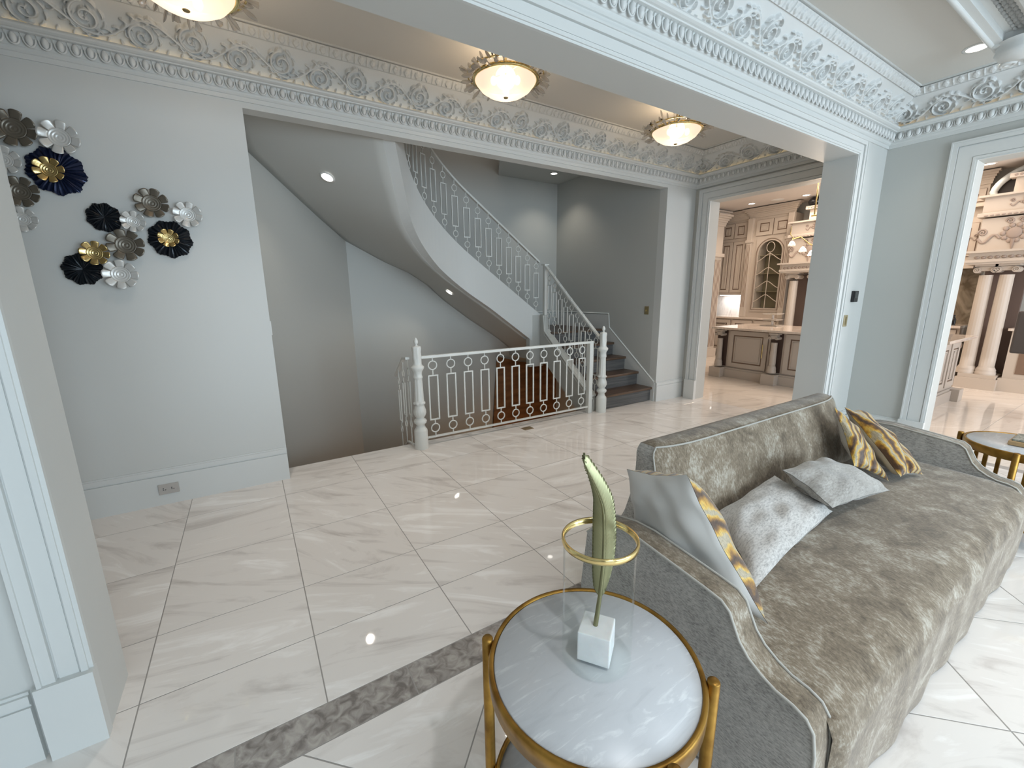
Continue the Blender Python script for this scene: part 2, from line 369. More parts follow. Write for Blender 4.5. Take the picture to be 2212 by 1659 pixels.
def tile(poly, m, name='tile', dz=0.0):
    n = len(poly); cx = sum(p[0] for p in poly) / n; cyy = sum(p[1] for p in poly) / n
    mb = MB(); z0, z1, z2 = -0.008, -0.0006, 0.0
    def ring(k, z): return [(cx + (p[0] - cx) * k, cyy + (p[1] - cyy) * k, z + dz) for p in poly]
    L = max(max(p[0] for p in poly) - min(p[0] for p in poly), 0.1)
    vs = ring(1, z0) + ring(1, z1) + ring(1 - 0.0022 / L, z2)
    fs = [(i, (i + 1) % n, n + (i + 1) % n, n + i) for i in range(n)] + [(n + i, n + (i + 1) % n, 2 * n + (i + 1) % n, 2 * n + i) for i in range(n)] + [tuple(range(2 * n, 3 * n))]
    mb.add(vs, fs)
    mb.v = [(v[0] - cx, v[1] - cyy, v[2]) for v in mb.v]
    o = obj(name, mb, m, floor); o.location = (cx, cyy, 0); return o
g = 0.0024
xs = [0.087 + 0.6255 * k for k in range(-4, 10)]
ys = [1.524, 1.912, 2.309, 2.935, 3.585, 4.18]
ntile = 0
for i in range(len(xs) - 1):
    for j in range(5):
        x0, x1, y0, y1 = xs[i], xs[i + 1], ys[j], ys[j + 1]
        if i in (0,) and x1 < -2.4: continue
        if j == 4 and x1 < XO0 + 0.1: y1 = YB0 + 0.02
        if j == 4 and x0 > XO1 - 0.1: y1 = YB0 + 0.02
        x1 = min(x1, XR + 0.1)
        if x1 - x0 < 0.05: continue
        tile([(x0 + g, y0 + g), (x1 - g, y0 + g), (x1 - g, y1 - g), (x0 + g, y1 - g)], M['tile']); ntile += 1
for k in range(-5, 10):       # dark border strip
    x0 = 0.40 + 0.617 * k
    if x0 > XR: continue
    tile([(x0 + g, 1.367 + g), (min(x0 + 0.617, XR) - g, 1.367 + g), (min(x0 + 0.617, XR) - g, 1.524 - g), (x0 + g, 1.524 - g)], M['strip'], 'border_tile')
P2 = 0.884; s2 = P2 / 2
for a in range(-8, 12):       # diagonal tiles of the sitting room: x-y = 2.061+.884a , x+y = 2.232+.884b
    for b in range(-9, 10):
        u0, v0 = 2.061 + P2 * a, 2.232 + P2 * b
        e = 0.0036
        q = [(u0 + e, v0 + e), (u0 + P2 - e, v0 + e), (u0 + P2 - e, v0 + P2 - e), (u0 + e, v0 + P2 - e)]
        poly = [((u + v) / 2, (v - u) / 2) for u, v in q]
        poly = clip(poly, -1.6, XR - g, -2.4, 1.367 - g)
        if len(poly) < 3: continue
        ar = abs(sum(poly[i - 1][0] * poly[i][1] - poly[i][0] * poly[i - 1][1] for i in range(len(poly)))) / 2
        if ar < 0.004: continue
        tile(poly, M['tile']); ntile += 1
for i in range(8):            # kitchen tiles
    for j in range(12):
        x0 = XR + 0.1 + 0.64 * i; y0 = -0.9 + 0.64 * j
        x1 = min(x0 + 0.64, 10.55); y1 = min(y0 + 0.64, 6.8)
        if i == 0: x0 = XR + 0.1
        if (i == 0 and (y1 < -0.2)): continue
        tile([(x0 + g, y0 + g), (x1 - g, y0 + g), (x1 - g, y1 - g), (x0 + g, y1 - g)], M['tilek'], 'kitchen_tile')

# ------------------------------------------------------------------ walls
wp = MB()   # partition with the wide opening
wp.box((XW, YP0, 0), (-0.605, YP1, ZH)); wp.box((4.84, YP0, 0), (XR, YP1, ZH)); wp.box((-0.605, YP0, 2.75), (4.84, YP1, ZH))
struct('wall_middle', wp, M['pier'])
wb = MB()
wb.box((XW, YB0, 0), (XO0, YB1, 5.2)); wb.box((XO1, YB0, 0), (XR, YB1, 5.2)); wb.box((XO0, YB0, 2.905), (XO1, YB1, 5.2))
struct('wall_back', wb, M['pier'])
wr = MB()
for y0, y1, z0, z1 in ((YF, -0.1, 0, 3.6), (-0.1, 1.20, 2.64, 3.6), (1.20, 2.32, 0, 3.6), (2.32, 3.70, 2.757, 3.6), (3.70, 6.9, 0, 3.6)):
    wr.box((XR, y0, z0), (XR2, y1, z1))
struct('wall_right', wr, M['wall'])
struct('wall_left', bx((XW - 0.1, YF, 0), (XW, YB1, 3.4)), M['wall'])
wf = MB(); win = ((-2.0, 0.2), (0.8, 3.0), (3.4, 5.2)); px = XW
for a, b in win:
    wf.box((px, YF - 0.1, 0), (a, YF, 3.4)); wf.box((a, YF - 0.1, 0), (b, YF, 0.4)); wf.box((a, YF - 0.1, 2.7), (b, YF, 3.4)); px = b
wf.box((px, YF - 0.1, 0), (XR, YF, 3.4)); struct('wall_front', wf, M['wall'])
for i, (a, b) in enumerate(win):
    m_ = MB(); t_ = 0.05
    m_.box((a, YF - 0.08, 0.4), (a + t_, YF - 0.02, 2.7)); m_.box((b - t_, YF - 0.08, 0.4), (b, YF - 0.02, 2.7)); m_.box((a, YF - 0.08, 0.4), (b, YF - 0.02, 0.45)); m_.box((a, YF - 0.08, 2.65), (b, YF - 0.02, 2.7)); m_.box(((a + b) / 2 - 0.02, YF - 0.07, 0.4), ((a + b) / 2 + 0.02, YF - 0.03, 2.7))
    struct('window_%d' % (i + 1), m_, M['white'])
ce = MB(); ce.box((XW, YF, ZL), (XR, YP0, ZL + 0.08)); struct('ceiling', ce, M['ceil'])
ce = MB(); ce.box((XW, YP1, ZH), (XR, YB0, ZH + 0.08)); struct('ceiling.001', ce, M['ceil'])
# stairwell shell
sw = MB()
sw.prism([(0.10, YB1 - 0.02), (0.10, 4.90), (1.26, YS), (1.26, YS + 0.1), (0.0, YS + 0.1), (0.0, YB1 - 0.02)], 'z', -2.9, 5.2)
struct('wall_stair_left', sw, M['wall'])
struct('wall_stair_back', bx((1.2, YS, -2.9), (XR, YS + 0.1, 5.2)), M['wall'])
struct('wall_stair_right', bx((XO1, YB1, -2.9), (XO1 + 0.1, YS, 5.2)), M['wall'])
struct('wall_basement_front', bx((XO0, 4.08, -2.9), (XO1, 4.18, -0.12)), M['wall'])
struct('floor_basement', bx((0, 4.0, -3.0), (XO1, YS, -2.9)), M['brownwood'])
struct('ceiling_stair', MB().prism([(2.47, YB1), (3.70, YS), (XO1, YS), (XO1, YB1)], 'z', 3.43, 3.60), M['wall'])
struct('ceiling_stair_upper', bx((0, YB1, 5.2), (XO1, YS, 5.3)), M['wall'])
# kitchen shell
kw = MB(); kw.box((10.5, -2.2, 0), (10.6, 6.9, 3.6))
struct('wall_kitchen', kw, M['wall'])
struct('wall_kitchen_left', bx((XR2, 6.8, 0), (10.6, 6.9, 3.6)), M['wall'])
struct('ceiling_kitchen', bx((XR2, -2.2, 3.42), (10.6, 6.9, 3.5)), mat('kitchen_ceiling_paint', (0.62, 0.57, 0.53), 0.6))
struct('wall_kitchen_front', bx((XR2, -2.3, 0), (10.6, -2.2, 3.5)), M['wall'])

# ------------------------------------------------------------------ ornament meshes (real relief)
LP, HP = 0.53, 0.245
def relief(nu, nv, curves, L, H, amp):
    S, V = np.meshgrid((np.arange(nu + 1)) / nu * L, (np.arange(nv + 1)) / nv * H, indexing='ij')
    h = np.zeros_like(S)
    for pts, rad, lift in curves:
        for sh in (-L, 0, L):
            for i in range(len(pts) - 1):
                (ax_, ay_), (bx_, by_) = pts[i], pts[i + 1]
                ax2, bx2 = ax_ + sh, bx_ + sh
                if max(ax2, bx2) < -0.08 or min(ax2, bx2) > L + 0.08: continue
                dx, dy = bx2 - ax2, by_ - ay_; l2 = dx * dx + dy * dy + 1e-12
                t = np.clip(((S - ax2) * dx + (V - ay_) * dy) / l2, 0, 1)
                d = np.hypot(S - ax2 - t * dx, V - ay_ - t * dy)
                r = rad[i] * (1 - t) + rad[i + 1] * t
                q = np.clip(1 - (d / r) ** 2, 0, 1)
                h = np.maximum(h, (q ** 0.42) * (lift * (0.55 + 0.45 * np.minimum(r / 0.016, 1))))
    edge = np.minimum(1, np.minimum(V, H - V) / 0.006)
    return S, V, h * amp * edge
def spiral(cx, cz, r0, turns, a0, sgn, w0, w1, n=34):
    p = []; r = []
    for i in range(n):
        t = i / (n - 1); a = a0 + sgn * turns * 2 * PI * t; rr = r0 * (1 - t) ** 0.8 + 0.004
        p.append((cx + rr * math.cos(a), cz + rr * math.sin(a))); r.append(w0 * (1 - t) + w1 * t)
    return p, r, 1.0
def blade(x, z, a, ln, wd, curl, n=6):
    p = []; r = []
    for i in range(n):
        t = i / (n - 1); p.append((x, z)); r.append(max(0.0015, wd * math.sin(PI * (0.12 + 0.86 * t)) ** 0.8))
        x += math.cos(a) * ln / (n - 1); z += math.sin(a) * ln / (n - 1); a += curl / (n - 1)
    return p, r, 0.85
cv = []
rr_ = random.Random(3)
for cx, cz, sg in ((0.135, 0.105, 1), (0.400, 0.140, -1)):
    cv.append(spiral(cx, cz, 0.074, 1.6, -PI / 2 * sg, sg, 0.0095, 0.0065))
    for k in range(9):
        a = 2 * PI * k / 9 + 0.3
        x, z = cx + 0.080 * math.cos(a), cz + 0.080 * math.sin(a)
        cv.append(blade(x, z, a + 1.1 * sg, 0.040 + 0.014 * rr_.random(), 0.0075, 1.6 * sg))
        if k % 3 == 0: cv.append(blade(cx + 0.045 * math.cos(a), cz + 0.045 * math.sin(a), a + 0.9 * sg, 0.028, 0.006, 1.2 * sg))
    for k in range(3):
        a = 2 * PI * k / 3
        cv.append(blade(cx + 0.006 * math.cos(a), cz + 0.010 * math.sin(a), a, 0.018, 0.006, 0.6))
st = [(0.0 + LP * i / 24, 0.122 + 0.072 * math.sin(2 * PI * i / 24 + 0.4)) for i in range(25)]
cv.append((st, [0.009] * 25, 0.8))
for i in range(24):
    x, z = st[i]; s_ = 1 if i % 2 else -1
    cv.append(blade(x, z, (1.0 if s_ > 0 else -1.0) + 0.3 * math.sin(i), 0.048, 0.0068, -s_ * 1.7))
for k in range(7):
    cv.append(blade(0.02 + LP * k / 7, 0.010, PI / 2 + 0.5 * math.sin(k * 2.1), 0.045, 0.008, 0.5 * math.cos(k)))
NU, NV = 150, 66
S_, V_, Hh = relief(NU, NV, cv, LP, HP, 0.044)
def cove_profile(t):  # t 0..1 along the frieze -> (out, up) and normal
    o_ = 0.042 + 0.150 * t ** 1.5; u_ = 0.165 + 0.185 * t
    do, du = 0.225 * t ** 0.5, 0.185; l = math.hypot(do, du); return o_, u_, du / l, -do / l
mbp = MB(); vs = []
for i in range(NU + 1):
    for j in range(NV + 1):
        o_, u_, no, nu_ = cove_profile(j / NV); hh = float(Hh[i, j])
        vs.append((float(S_[i, j]), o_ + no * hh, u_ + nu_ * hh))
fs = [(i * (NV + 1) + j, (i + 1) * (NV + 1) + j, (i + 1) * (NV + 1) + j + 1, i * (NV + 1) + j + 1) for i in range(NU) for j in range(NV)]
fs = [f[::-1] for f in fs]
mbp.add(vs, fs, True); ME_SCROLL = mbp.mesh('scroll_panel', M['plaster'])
# acanthus band, module of 4 leaves
LB = LP / 2
cb_ = []
for k in range(3):
    x = LB * (k + 0.5) / 3
    cb_.append(blade(x, 0.006, PI / 2, 0.052, 0.010, 0.0)); 
    for sg in (-1, 1):
        cb_.append(blade(x, 0.010, PI / 2 - 0.8 * sg, 0.036, 0.007, 0.9 * sg)); cb_.append(blade(x, 0.026, PI / 2 - 0.7 * sg, 0.030, 0.006, 0.8 * sg))
    cb_.append(blade(x + LB / 6, 0.004, PI / 2, 0.060, 0.005, 0.0))
S2, V2, H2 = relief(60, 18, cb_, LB, 0.062, 0.020)
mbl = MB(); vs = []
for i in range(61):
    for j in range(19):
        t = j / 18; vs.append((float(S2[i, j]), 0.202 + 0.045 * t + float(H2[i, j]) * 0.7, 0.352 + 0.045 * t - float(H2[i, j]) * 0.7))
fs = [(i * 19 + j, i * 19 + j + 1, (i + 1) * 19 + j + 1, (i + 1) * 19 + j) for i in range(60) for j in range(18)]
mbl.add(vs, fs, True); ME_LEAF = mbl.mesh('leaf_panel', M['plaster'])
# egg and dart cell
EP = 0.0655
eg = MB()
eg.ellipsoid((0, 0.060, 0.088), (0.017, 0.017, 0.030), 10, 6)
rim = [(0.026 * math.cos(a), 0.056, 0.092 + 0.038 * math.sin(a)) for a in [PI * 0.95 + (PI * 1.1) * i / 8 for i in range(9)]]
eg.tube(rim, 0.0052, 5)
eg.add([(EP / 2 - 0.006, 0.040, 0.118), (EP / 2 + 0.006, 0.040, 0.118), (EP / 2, 0.034, 0.058), (EP / 2, 0.072, 0.118)], [(0, 2, 3), (3, 2, 1), (0, 3, 1)])
ME_EGG = eg.mesh('egg', M['plaster'])
CPROF = [(0, 0), (0.012, 0), (0.012, 0.028), (0.020, 0.031), (0.028, 0.040), (0.030, 0.052), (0.036, 0.056), (0.058, 0.118), (0.078, 0.121), (0.080, 0.128), (0.092, 0.131), (0.104, 0.138), (0.108, 0.147), (0.104, 0.157), (0.094, 0.163), (0.040, 0.163),
         (0.046, 0.20), (0.072, 0.255), (0.118, 0.305), (0.170, 0.345), (0.186, 0.345), (0.190, 0.352), (0.197, 0.358), (0.238, 0.404), (0.256, 0.404), (0.256, 0.42), (0, 0.42)]
def crown(name, p0, p1, n, z0, eggs=True, nmax=300, cove=2.2):
    t = Vector((n[1] * -1.0, n[0], 0)) if False else Vector((-n[1] * -1, 0, 0))
    # direction t with t x n = +z
    t = Vector((n[1], -n[0], 0)) * -1
    t = Vector((-n[1] * -1, -n[0], 0)) if False else t
    nn = Vector((n[0], n[1], 0))
    if t.cross(nn).z < 0: t = -t
    a, b = Vector((*p0, 0)), Vector((*p1, 0))
    if (b - a).dot(t) < 0: a, b = b, a
    L = (b - a).length; ang = math.atan2(t.y, t.x)
    mb = MB(); k = len(CPROF)
    vs = [a + nn * o + Vector((0, 0, z0 + u)) for o, u in CPROF] + [b + nn * o + Vector((0, 0, z0 + u)) for o, u in CPROF]
    fs = [(i, (i + 1) % k, k + (i + 1) % k, k + i) for i in range(k)]
    fs = [f[::-1] for f in fs]
    mb.add(vs, fs); root = struct(name, mb, M['trim'])
    m = max(1, round(L / LP))
    for i in range(m):
        o = inst('scroll_panel', ME_SCROLL, root, a + t * (L * i / m) + Vector((0, 0, z0)), ang); o.scale = (L / m / LP, 1, 1)
    m2 = max(1, round(L / LB))
    for i in range(m2):
        o = inst('leaf_panel', ME_LEAF, root, a + t * (L * i / m2) + Vector((0, 0, z0)), ang); o.scale = (L / m2 / LB, 1, 1)
    if eggs:
        m3 = round(L / EP)
        for i in range(min(m3, nmax)): inst('egg', ME_EGG, root, a + t * (L * (i + 0.5) / m3) + Vector((0, 0, z0)), ang)
    led = MB(); led.v = [a + nn * 0.056 + Vector((0, 0, z0 + 0.166)), b + nn * 0.056 + Vector((0, 0, z0 + 0.166)), b + nn * 0.064 + Vector((0, 0, z0 + 0.166)), a + nn * 0.064 + Vector((0, 0, z0 + 0.166))]
    led.v = [tuple(v) for v in led.v]; led.f = [(0, 1, 2, 3)]; led.sm = [False]
    obj('cove_light_strip', led, M['cove'], root)
    return root
crown('trim_1', (-2.3, YB0), (XR, YB0), (0, -1), 2.945)
crown('trim_2', (XR, YP1), (XR, YB0), (-1, 0), 2.945)
crown('trim_3', (-2.3, YP0), (XR, YP0), (0, -1), 2.893)
crown('trim_4', (XR, -2.2), (XR, YP0), (-1, 0), 2.893)

# baseboards
def baseboard(name, segs, n, h=0.27, th=0.022):
    mb = MB()
    for a, b in segs:
        ax_, ay_ = a; bx_, by_ = b; nx, ny = n
        for z0, z1, t in ((0, h * 0.80, th), (h * 0.80, h * 0.835, th * 0.6), (h * 0.835, h * 0.96, th * 0.9), (h * 0.96, h, th * 0.45)):
            mb.box((min(ax_, bx_) + min(0, nx * t), min(ay_, by_) + min(0, ny * t), z0), (max(ax_, bx_) + max(0, nx * t), max(ay_, by_) + max(0, ny * t), z1))
    return struct(name, mb, M['trim'])
baseboard('baseboard_back', [((XW, YB0), (XO0, YB0)), ((XO1, YB0), (XR, YB0))], (0, -1), 0.285)
baseboard('baseboard_right', [((XR, 1.385), (XR, YP0))], (-1, 0), 0.27)
baseboard('baseboard_middle', [((XW, YP0), (-0.77, YP0)), ((5.0, YP0), (XR, YP0))], (0, -1), 0.27)
# casings: stepped profile boards
def casing(name, kind, args, th=0.030, plinth=True):
    # kind 'y': opening in a wall with constant y (x0,x1,ztop,y,n) ; kind 'x': constant x (y0,y1,ztop,x,n)
    a0, a1, zt, c, n, wd = args; mb = MB()
    strips = ((0.0, 0.012, th * 0.55), (0.012, 0.030, th * 0.8), (0.030, 0.036, th * 0.5), (0.036, wd - 0.050, th * 0.62), (wd - 0.050, wd - 0.044, th * 0.45), (wd - 0.044, wd - 0.012, th), (wd - 0.012, wd, th * 1.25))
    def put(u0, u1, z0, z1, t):
        if kind == 'y': mb.box((u0, c, z0), (u1, c + n * t, z1))
        else: mb.box((c, u0, z0), (c + n * t, u1, z1))
    for s0, s1, t in strips:
        put(a0 - s1, a0 - s0, 0, zt + s1, t); put(a1 + s0, a1 + s1, 0, zt + s1, t); put(a0 - s0, a1 + s0, zt + s0, zt + s1, t)
    if plinth:
        put(a0 - wd - 0.008, a0 + 0.003, 0, 0.285, th * 1.5); put(a1 - 0.003, a1 + wd + 0.008, 0, 0.285, th * 1.5)
    return struct(name, mb, M['trim'])
casing('trim_5', 'y', (-0.605, 4.84, 2.75, YP0, -1, 0.135), 0.03)
casing('trim_6', 'x', (2.32, 3.70, 2.757, XR, -1, 0.16), 0.035)
casing('trim_7', 'x', (-0.1, 1.20, 2.64, XR, -1, 0.18), 0.035)
# ceiling beam in the sitting room with leaf soffit and a scroll corbel
tb = MB(); tb.box((0.5, 0.80, ZL - 0.10), (4.62, 0.855, ZL)); tb.box((0.5, 1.005, ZL - 0.10), (4.62, 1.06, ZL)); tb.box((0.5, 0.855, ZL - 0.05), (4.62, 1.005, ZL))
tb.tube([(0.5, 0.80, ZL - 0.10), (4.62, 0.80, ZL - 0.10)], 0.016); tb.tube([(0.5, 1.06, ZL - 0.10), (4.62, 1.06, ZL - 0.10)], 0.016)
beam = struct('trim_8', tb, M['trim'])
lf = MB()
for k in range(3):
    for sg in (-1, 0, 1): lf.ellipsoid((0.02 * abs(sg) + 0.0, 0.025 * sg, 0), (0.035, 0.012, 0.014), 8, 5)
me_lf = lf.mesh('leaf', M['plaster'])
for k in range(60): inst('leaf', me_lf, beam, (0.9 + 0.062 * k, 0.93, ZL - 0.052))
cb2 = MB(); cb2.box((4.62, 0.79, ZL - 0.12), (4.80, 1.07, ZL), 0.02); cb2.lathe([(0.0, 0), (0.10, 0.015), (0.13, 0.05), (0.12, 0.08), (0.14, 0.11)], (4.72, 0.93, ZL - 0.21), 20)
for sg in (-1, 1):
    cb2.tube([(4.78 + 0.045 * math.cos(a) * (1 - a / 16), 0.93 + sg * 0.06 + 0.045 * math.sin(a) * (1 - a / 16), ZL - 0.20) for a in [i * 0.5 for i in range(22)]], 0.012, 6)
obj('corbel', cb2, M['plaster'], beam)

# ------------------------------------------------------------------ stairs
st_root = struct('stairs', bx((3.88, 4.06, 0.0), (XO1, 4.24, 0.160)), M['riser'])
def step(x0, x1, y0, y1, z, zr, nose=0.03, ax='y'):
    t_ = MB(); r_ = MB()
    if ax == 'y':
        t_.box((x0, y0 - nose, z - 0.035), (x1, y1, z), 0.008); r_.box((x0, y0, z - zr), (x1, y0 + 0.02, z - 0.035))
    else:
        t_.box((x0, y0, z - 0.035), (x1 + nose, y1, z), 0.008); r_.box((x1 - 0.02, y0, z - zr), (x1, y1, z - 0.035))
    obj('tread', t_, M['tread'], st_root); obj('riser', r_, M['riser'], st_root)
for i in range(4): step(3.87, XO1, 4.02 + 0.262 * i, 4.02 + 0.262 * (i + 1) + 0.02, 0.205 + 0.196 * i, 0.196)
step(3.85, XO1, 5.068, YS, 0.205 + 0.196 * 4, 0.196)
obj('landing_support', bx((3.87, 5.1, 0.50), (XO1, YS, 0.93)), M['wall'], st_root)
zs = 0.99
for i in range(6):
    step(3.86 - 0.262 * (i + 1), 3.86 - 0.262 * i, 5.28, YS, zs + 0.19 * (i + 1), 0.19, ax='x')
# curved flight geometry
R_ = 1.153; THM = 1.08
def spath(s):       # stringer plan path; s = arc length from (3.80,5.28)
    L1 = 1.20
    if s < L1: t = s / L1; return Vector((3.80 - 1.2 * t, 5.28 - 0.08 * t, 1.25 + 0.82 * t)), 0.0
    if s > L1 + R_ * THM:
        e = s - L1 - R_ * THM; return Vector((2.6 - R_ * math.sin(THM) - math.cos(THM) * e, 5.2 - R_ * (1 - math.cos(THM)) - math.sin(THM) * e, 2.07 + 0.745 * (s - L1))), THM
    th = (s - L1) / R_; return Vector((2.6 - R_ * math.sin(th), 5.2 - R_ * (1 - math.cos(th)), 2.07 + 0.745 * (s - L1))), th
def sn(th): return Vector((-math.sin(th), math.cos(th), 0))   # away from the stair's inner side
SMAX = 1.2 + R_ * THM + 0.68
NS = 46
st_v = []
smb = MB()
for i in range(NS + 1):
    p, th = spath(SMAX * i / NS); n_ = sn(th)
    drop = 0.50 + 0.06 * min(1, max(0, (SMAX * i / NS - 0.9) / 0.8)) - 0.08 * min(1, max(0, (SMAX * i / NS - 2.3) / 0.7))
    for off, zz in ((0, 0), (0.11, 0), (0.11, -drop), (0, -drop)):
        q = p + n_ * off; st_v.append((q.x, q.y, q.z + zz))
ff = [(0, 1, 2, 3)]
for i in range(NS):
    for k in range(4): ff.append((i * 4 + k, i * 4 + (k + 1) % 4, (i + 1) * 4 + (k + 1) % 4, (i + 1) * 4 + k))
smb.add(st_v, ff); obj('stringer', smb, M['trim'], st_root)
# winding treads above the straight ones
for i in range(5):
    s0 = 1.45 + 0.20 * i; (p0, t0), (p1, t1) = spath(s0), spath(s0 + 0.22)
    z = p0.z - 0.07; a0, a1 = p0 + sn(t0) * 0.11, p1 + sn(t1) * 0.11; b0, b1 = p0 + sn(t0) * 1.0, p1 + sn(t1) * 1.0
    mb = MB(); pl = [(a0.x, a0.y), (b0.x, min(b0.y, YS)), (b1.x, min(b1.y, YS)), (a1.x, a1.y)]
    mb.prism(pl, 'z', z - 0.035, z); obj('tread', mb, M['tread'], st_root)
# soffit: from stringer bottom to outer wall
outer = [(3.9, YS, 0.62), (3.6, YS, 0.85), (3.1, YS, 1.17), (2.68, YS, 1.47), (2.40, YS, 1.72), (2.14, YS, 1.886), (1.74, YS, 2.054), (1.26, YS, 2.302), (0.891, 5.855, 2.499), (0.60, 5.503, 2.669), (0.379, 5.236, 2.801), (0.17, 4.985, 2.926), (0.10, 4.70, 3.02), (0.10, 4.05, 3.15)]
NI = len(outer)
inner = []
for i in range(NI):
    if i == NI: break
    s = [0.0, 0.25, 0.75, 1.15, 1.4, 1.6, 1.85, 2.05, 2.2, 2.35, 2.55, 2.7, 2.95, 3.10][i]
    p, th = spath(min(s, SMAX)); drop = 0.49 + 0.06 * min(1, max(0, (s - 0.9) / 0.8)) - 0.08 * min(1, max(0, (s - 2.3) / 0.7)); q = p + sn(th) * 0.105
    inner.append((q.x, q.y, q.z - drop))
inner[-1] = (inner[-1][0], inner[-1][1], inner[-1][2] + 0.04)
inner.append((inner[-1][0] - 0.03, inner[-1][1] - 0.03, 3.35)); outer.append((0.10, 4.03, 3.45)); NI += 1
sf = MB()
def sfn(u, v):
    x = u * (NI - 1); i = min(int(x), NI - 2); f = x - i
    def cr(P):
        p0, p1, p2, p3 = [Vector(P[max(0, min(NI - 1, i + k))]) for k in (-1, 0, 1, 2)]
        return 0.5 * ((2 * p1) + (p2 - p0) * f + (2 * p0 - 5 * p1 + 4 * p2 - p3) * f * f + (3 * p1 - p0 - 3 * p2 + p3) * f ** 3)
    o_, i_ = Vector(outer[i]).lerp(Vector(outer[i + 1]), f), cr(inner)
    return tuple(i_.lerp(o_, v))
sf.grid(sfn, 78, 12)
sfo = obj('stair_soffit', sf, M['wall'], st_root)
md = sfo.modifiers.new('thick', 'SOLIDIFY'); md.thickness = 0.03; md.offset = 0
# lower flight side panel and mouldings
pan = [(4.05, -0.13), (4.05, 0.16), (4.755, 0.70), (5.14, 1.00), (5.16, 1.235), (5.30, 1.235), (5.30, 0.50), (5.10, 0.50), (4.28, -0.13)]
obj('side_panel', MB().prism(pan, 'x', 3.79, 3.86), M['wall'], st_root)
obj('stair_end_panel', bx((3.60, 5.27, 0.45), (3.86, 5.36, 1.24)), M['wall'], st_root)
mo = MB()
for off, r in ((0.0, 0.018), (-0.055, 0.008)):
    mo.tube([(3.785, 4.10, 0.20 + off), (3.785, 4.755, 0.705 + off), (3.785, 5.14 , 1.005 + off * 1.0), (3.785, 5.165 + off * 0.6, 1.235)], r, 6)
mo.rail([(3.83, 4.08, 0.19), (3.83, 4.755, 0.705), (3.83, 5.14, 1.005)], 0.09, 0.025)
obj('string_moulding', mo, M['iron'], st_root)
wm = MB()
for off, r in ((0.0, 0.012), (-0.035, 0.008)):
    wm.tube([(XO1 - 0.004, 3.97, 0.285 + off), (XO1 - 0.004, 4.91 - off * 0.5, 1.02 + off * 0.3), (XO1 - 0.004, 4.93 - off, 1.235 + off), (XO1 - 0.004, YS, 1.235 + off)], r, 6)
    wm.tube([(XO1, YS - 0.004, 1.235 + off), (3.86, YS - 0.004, 1.235 + off)], r, 6)
ow = struct('trim_9', wm, M['iron'])
struct('baseboard_stair', MB().prism([(3.96, 0.0), (3.96, 0.27), (4.90, 1.01), (4.92, 1.22), (YS, 1.22), (YS, 0.9), (5.2, 0.9), (5.0, 0.6), (4.1, 0.0)], 'x', XO1 - 0.012, XO1), M['trim'])
# brown timber landing wall seen under the flight
struct('trim_10', MB().prism([(3.35, -2.6), (3.60, 0.50), (4.06, 0.36), (4.60, 0.27), (XO1, 0.24), (XO1, -2.6)], 'y', YS - 0.03, YS), M['brownwood'])
bs = struct('basement_stairs', bx((0.2, 4.15, -0.25), (1.36, 4.24, -0.22)), M['riser'])
for i in range(6):
    obj('tread', bx((0.2 + 0.09 * max(0, i - 2), 4.19 + 0.262 * i, -0.20 - 0.19 * i - 0.035), (1.36, 4.19 + 0.262 * (i + 1) + 0.03, -0.20 - 0.19 * i), 0.006), M['tread'], bs)

# ------------------------------------------------------------------ balustrades
def baluster_mesh(name, zb, zc1, zr0, zr1, zc2, zt, R, w_, r):
    mb = MB()
    def rod(a, b): mb.tube([(0, 0, a), (0, 0, b)], r, 6)
    def ring(zc): mb.tube([(R * math.cos(2 * PI * i / 20), 0, zc + R * math.sin(2 * PI * i / 20)) for i in range(20)], r * 1.05, 6, closed=True)
    rod(zb, zc1 - R); ring(zc1); rod(zc1 + R, zr0); ring(zc2); rod(zr1, zc2 - R); rod(zc2 + R, zt)
    for x in (-w_ / 2, w_ / 2): mb.box((x - r, -r, zr0 - r), (x + r, r, zr1 + r))
    for z in (zr0, zr1): mb.box((-w_ / 2, -r, z - r), (w_ / 2, r, z + r))
    return mb.mesh(name, M['iron'])
YR = 4.03
bal = thing('level_balustrade', 'white iron balustrade of rings and rectangles between two carved newels on the marble floor', 'railing', (1.45, YR, 0))
rb = MB(); rb.box((1.42, YR - 0.022, 0.925), (3.74, YR + 0.022, 0.955), 0.006); obj('handrail', rb, M['iron'], bal)
obj('bottom_rail', bx((1.42, YR - 0.012, 0.078), (3.70, YR + 0.012, 0.096)), M['iron'], bal)
obj('end_post', bx((3.675, YR - 0.025, 0.0), (3.735, YR + 0.035, 0.930), 0.004), M['iron'], bal)
me_b = baluster_mesh('baluster', 0.09, 0.180, 0.275, 0.742, 0.848, 0.93, 0.045, 0.098, 0.0068)
for k in range(11): inst('baluster', me_b, bal, (1.548 + 0.2015 * k, YR, 0))
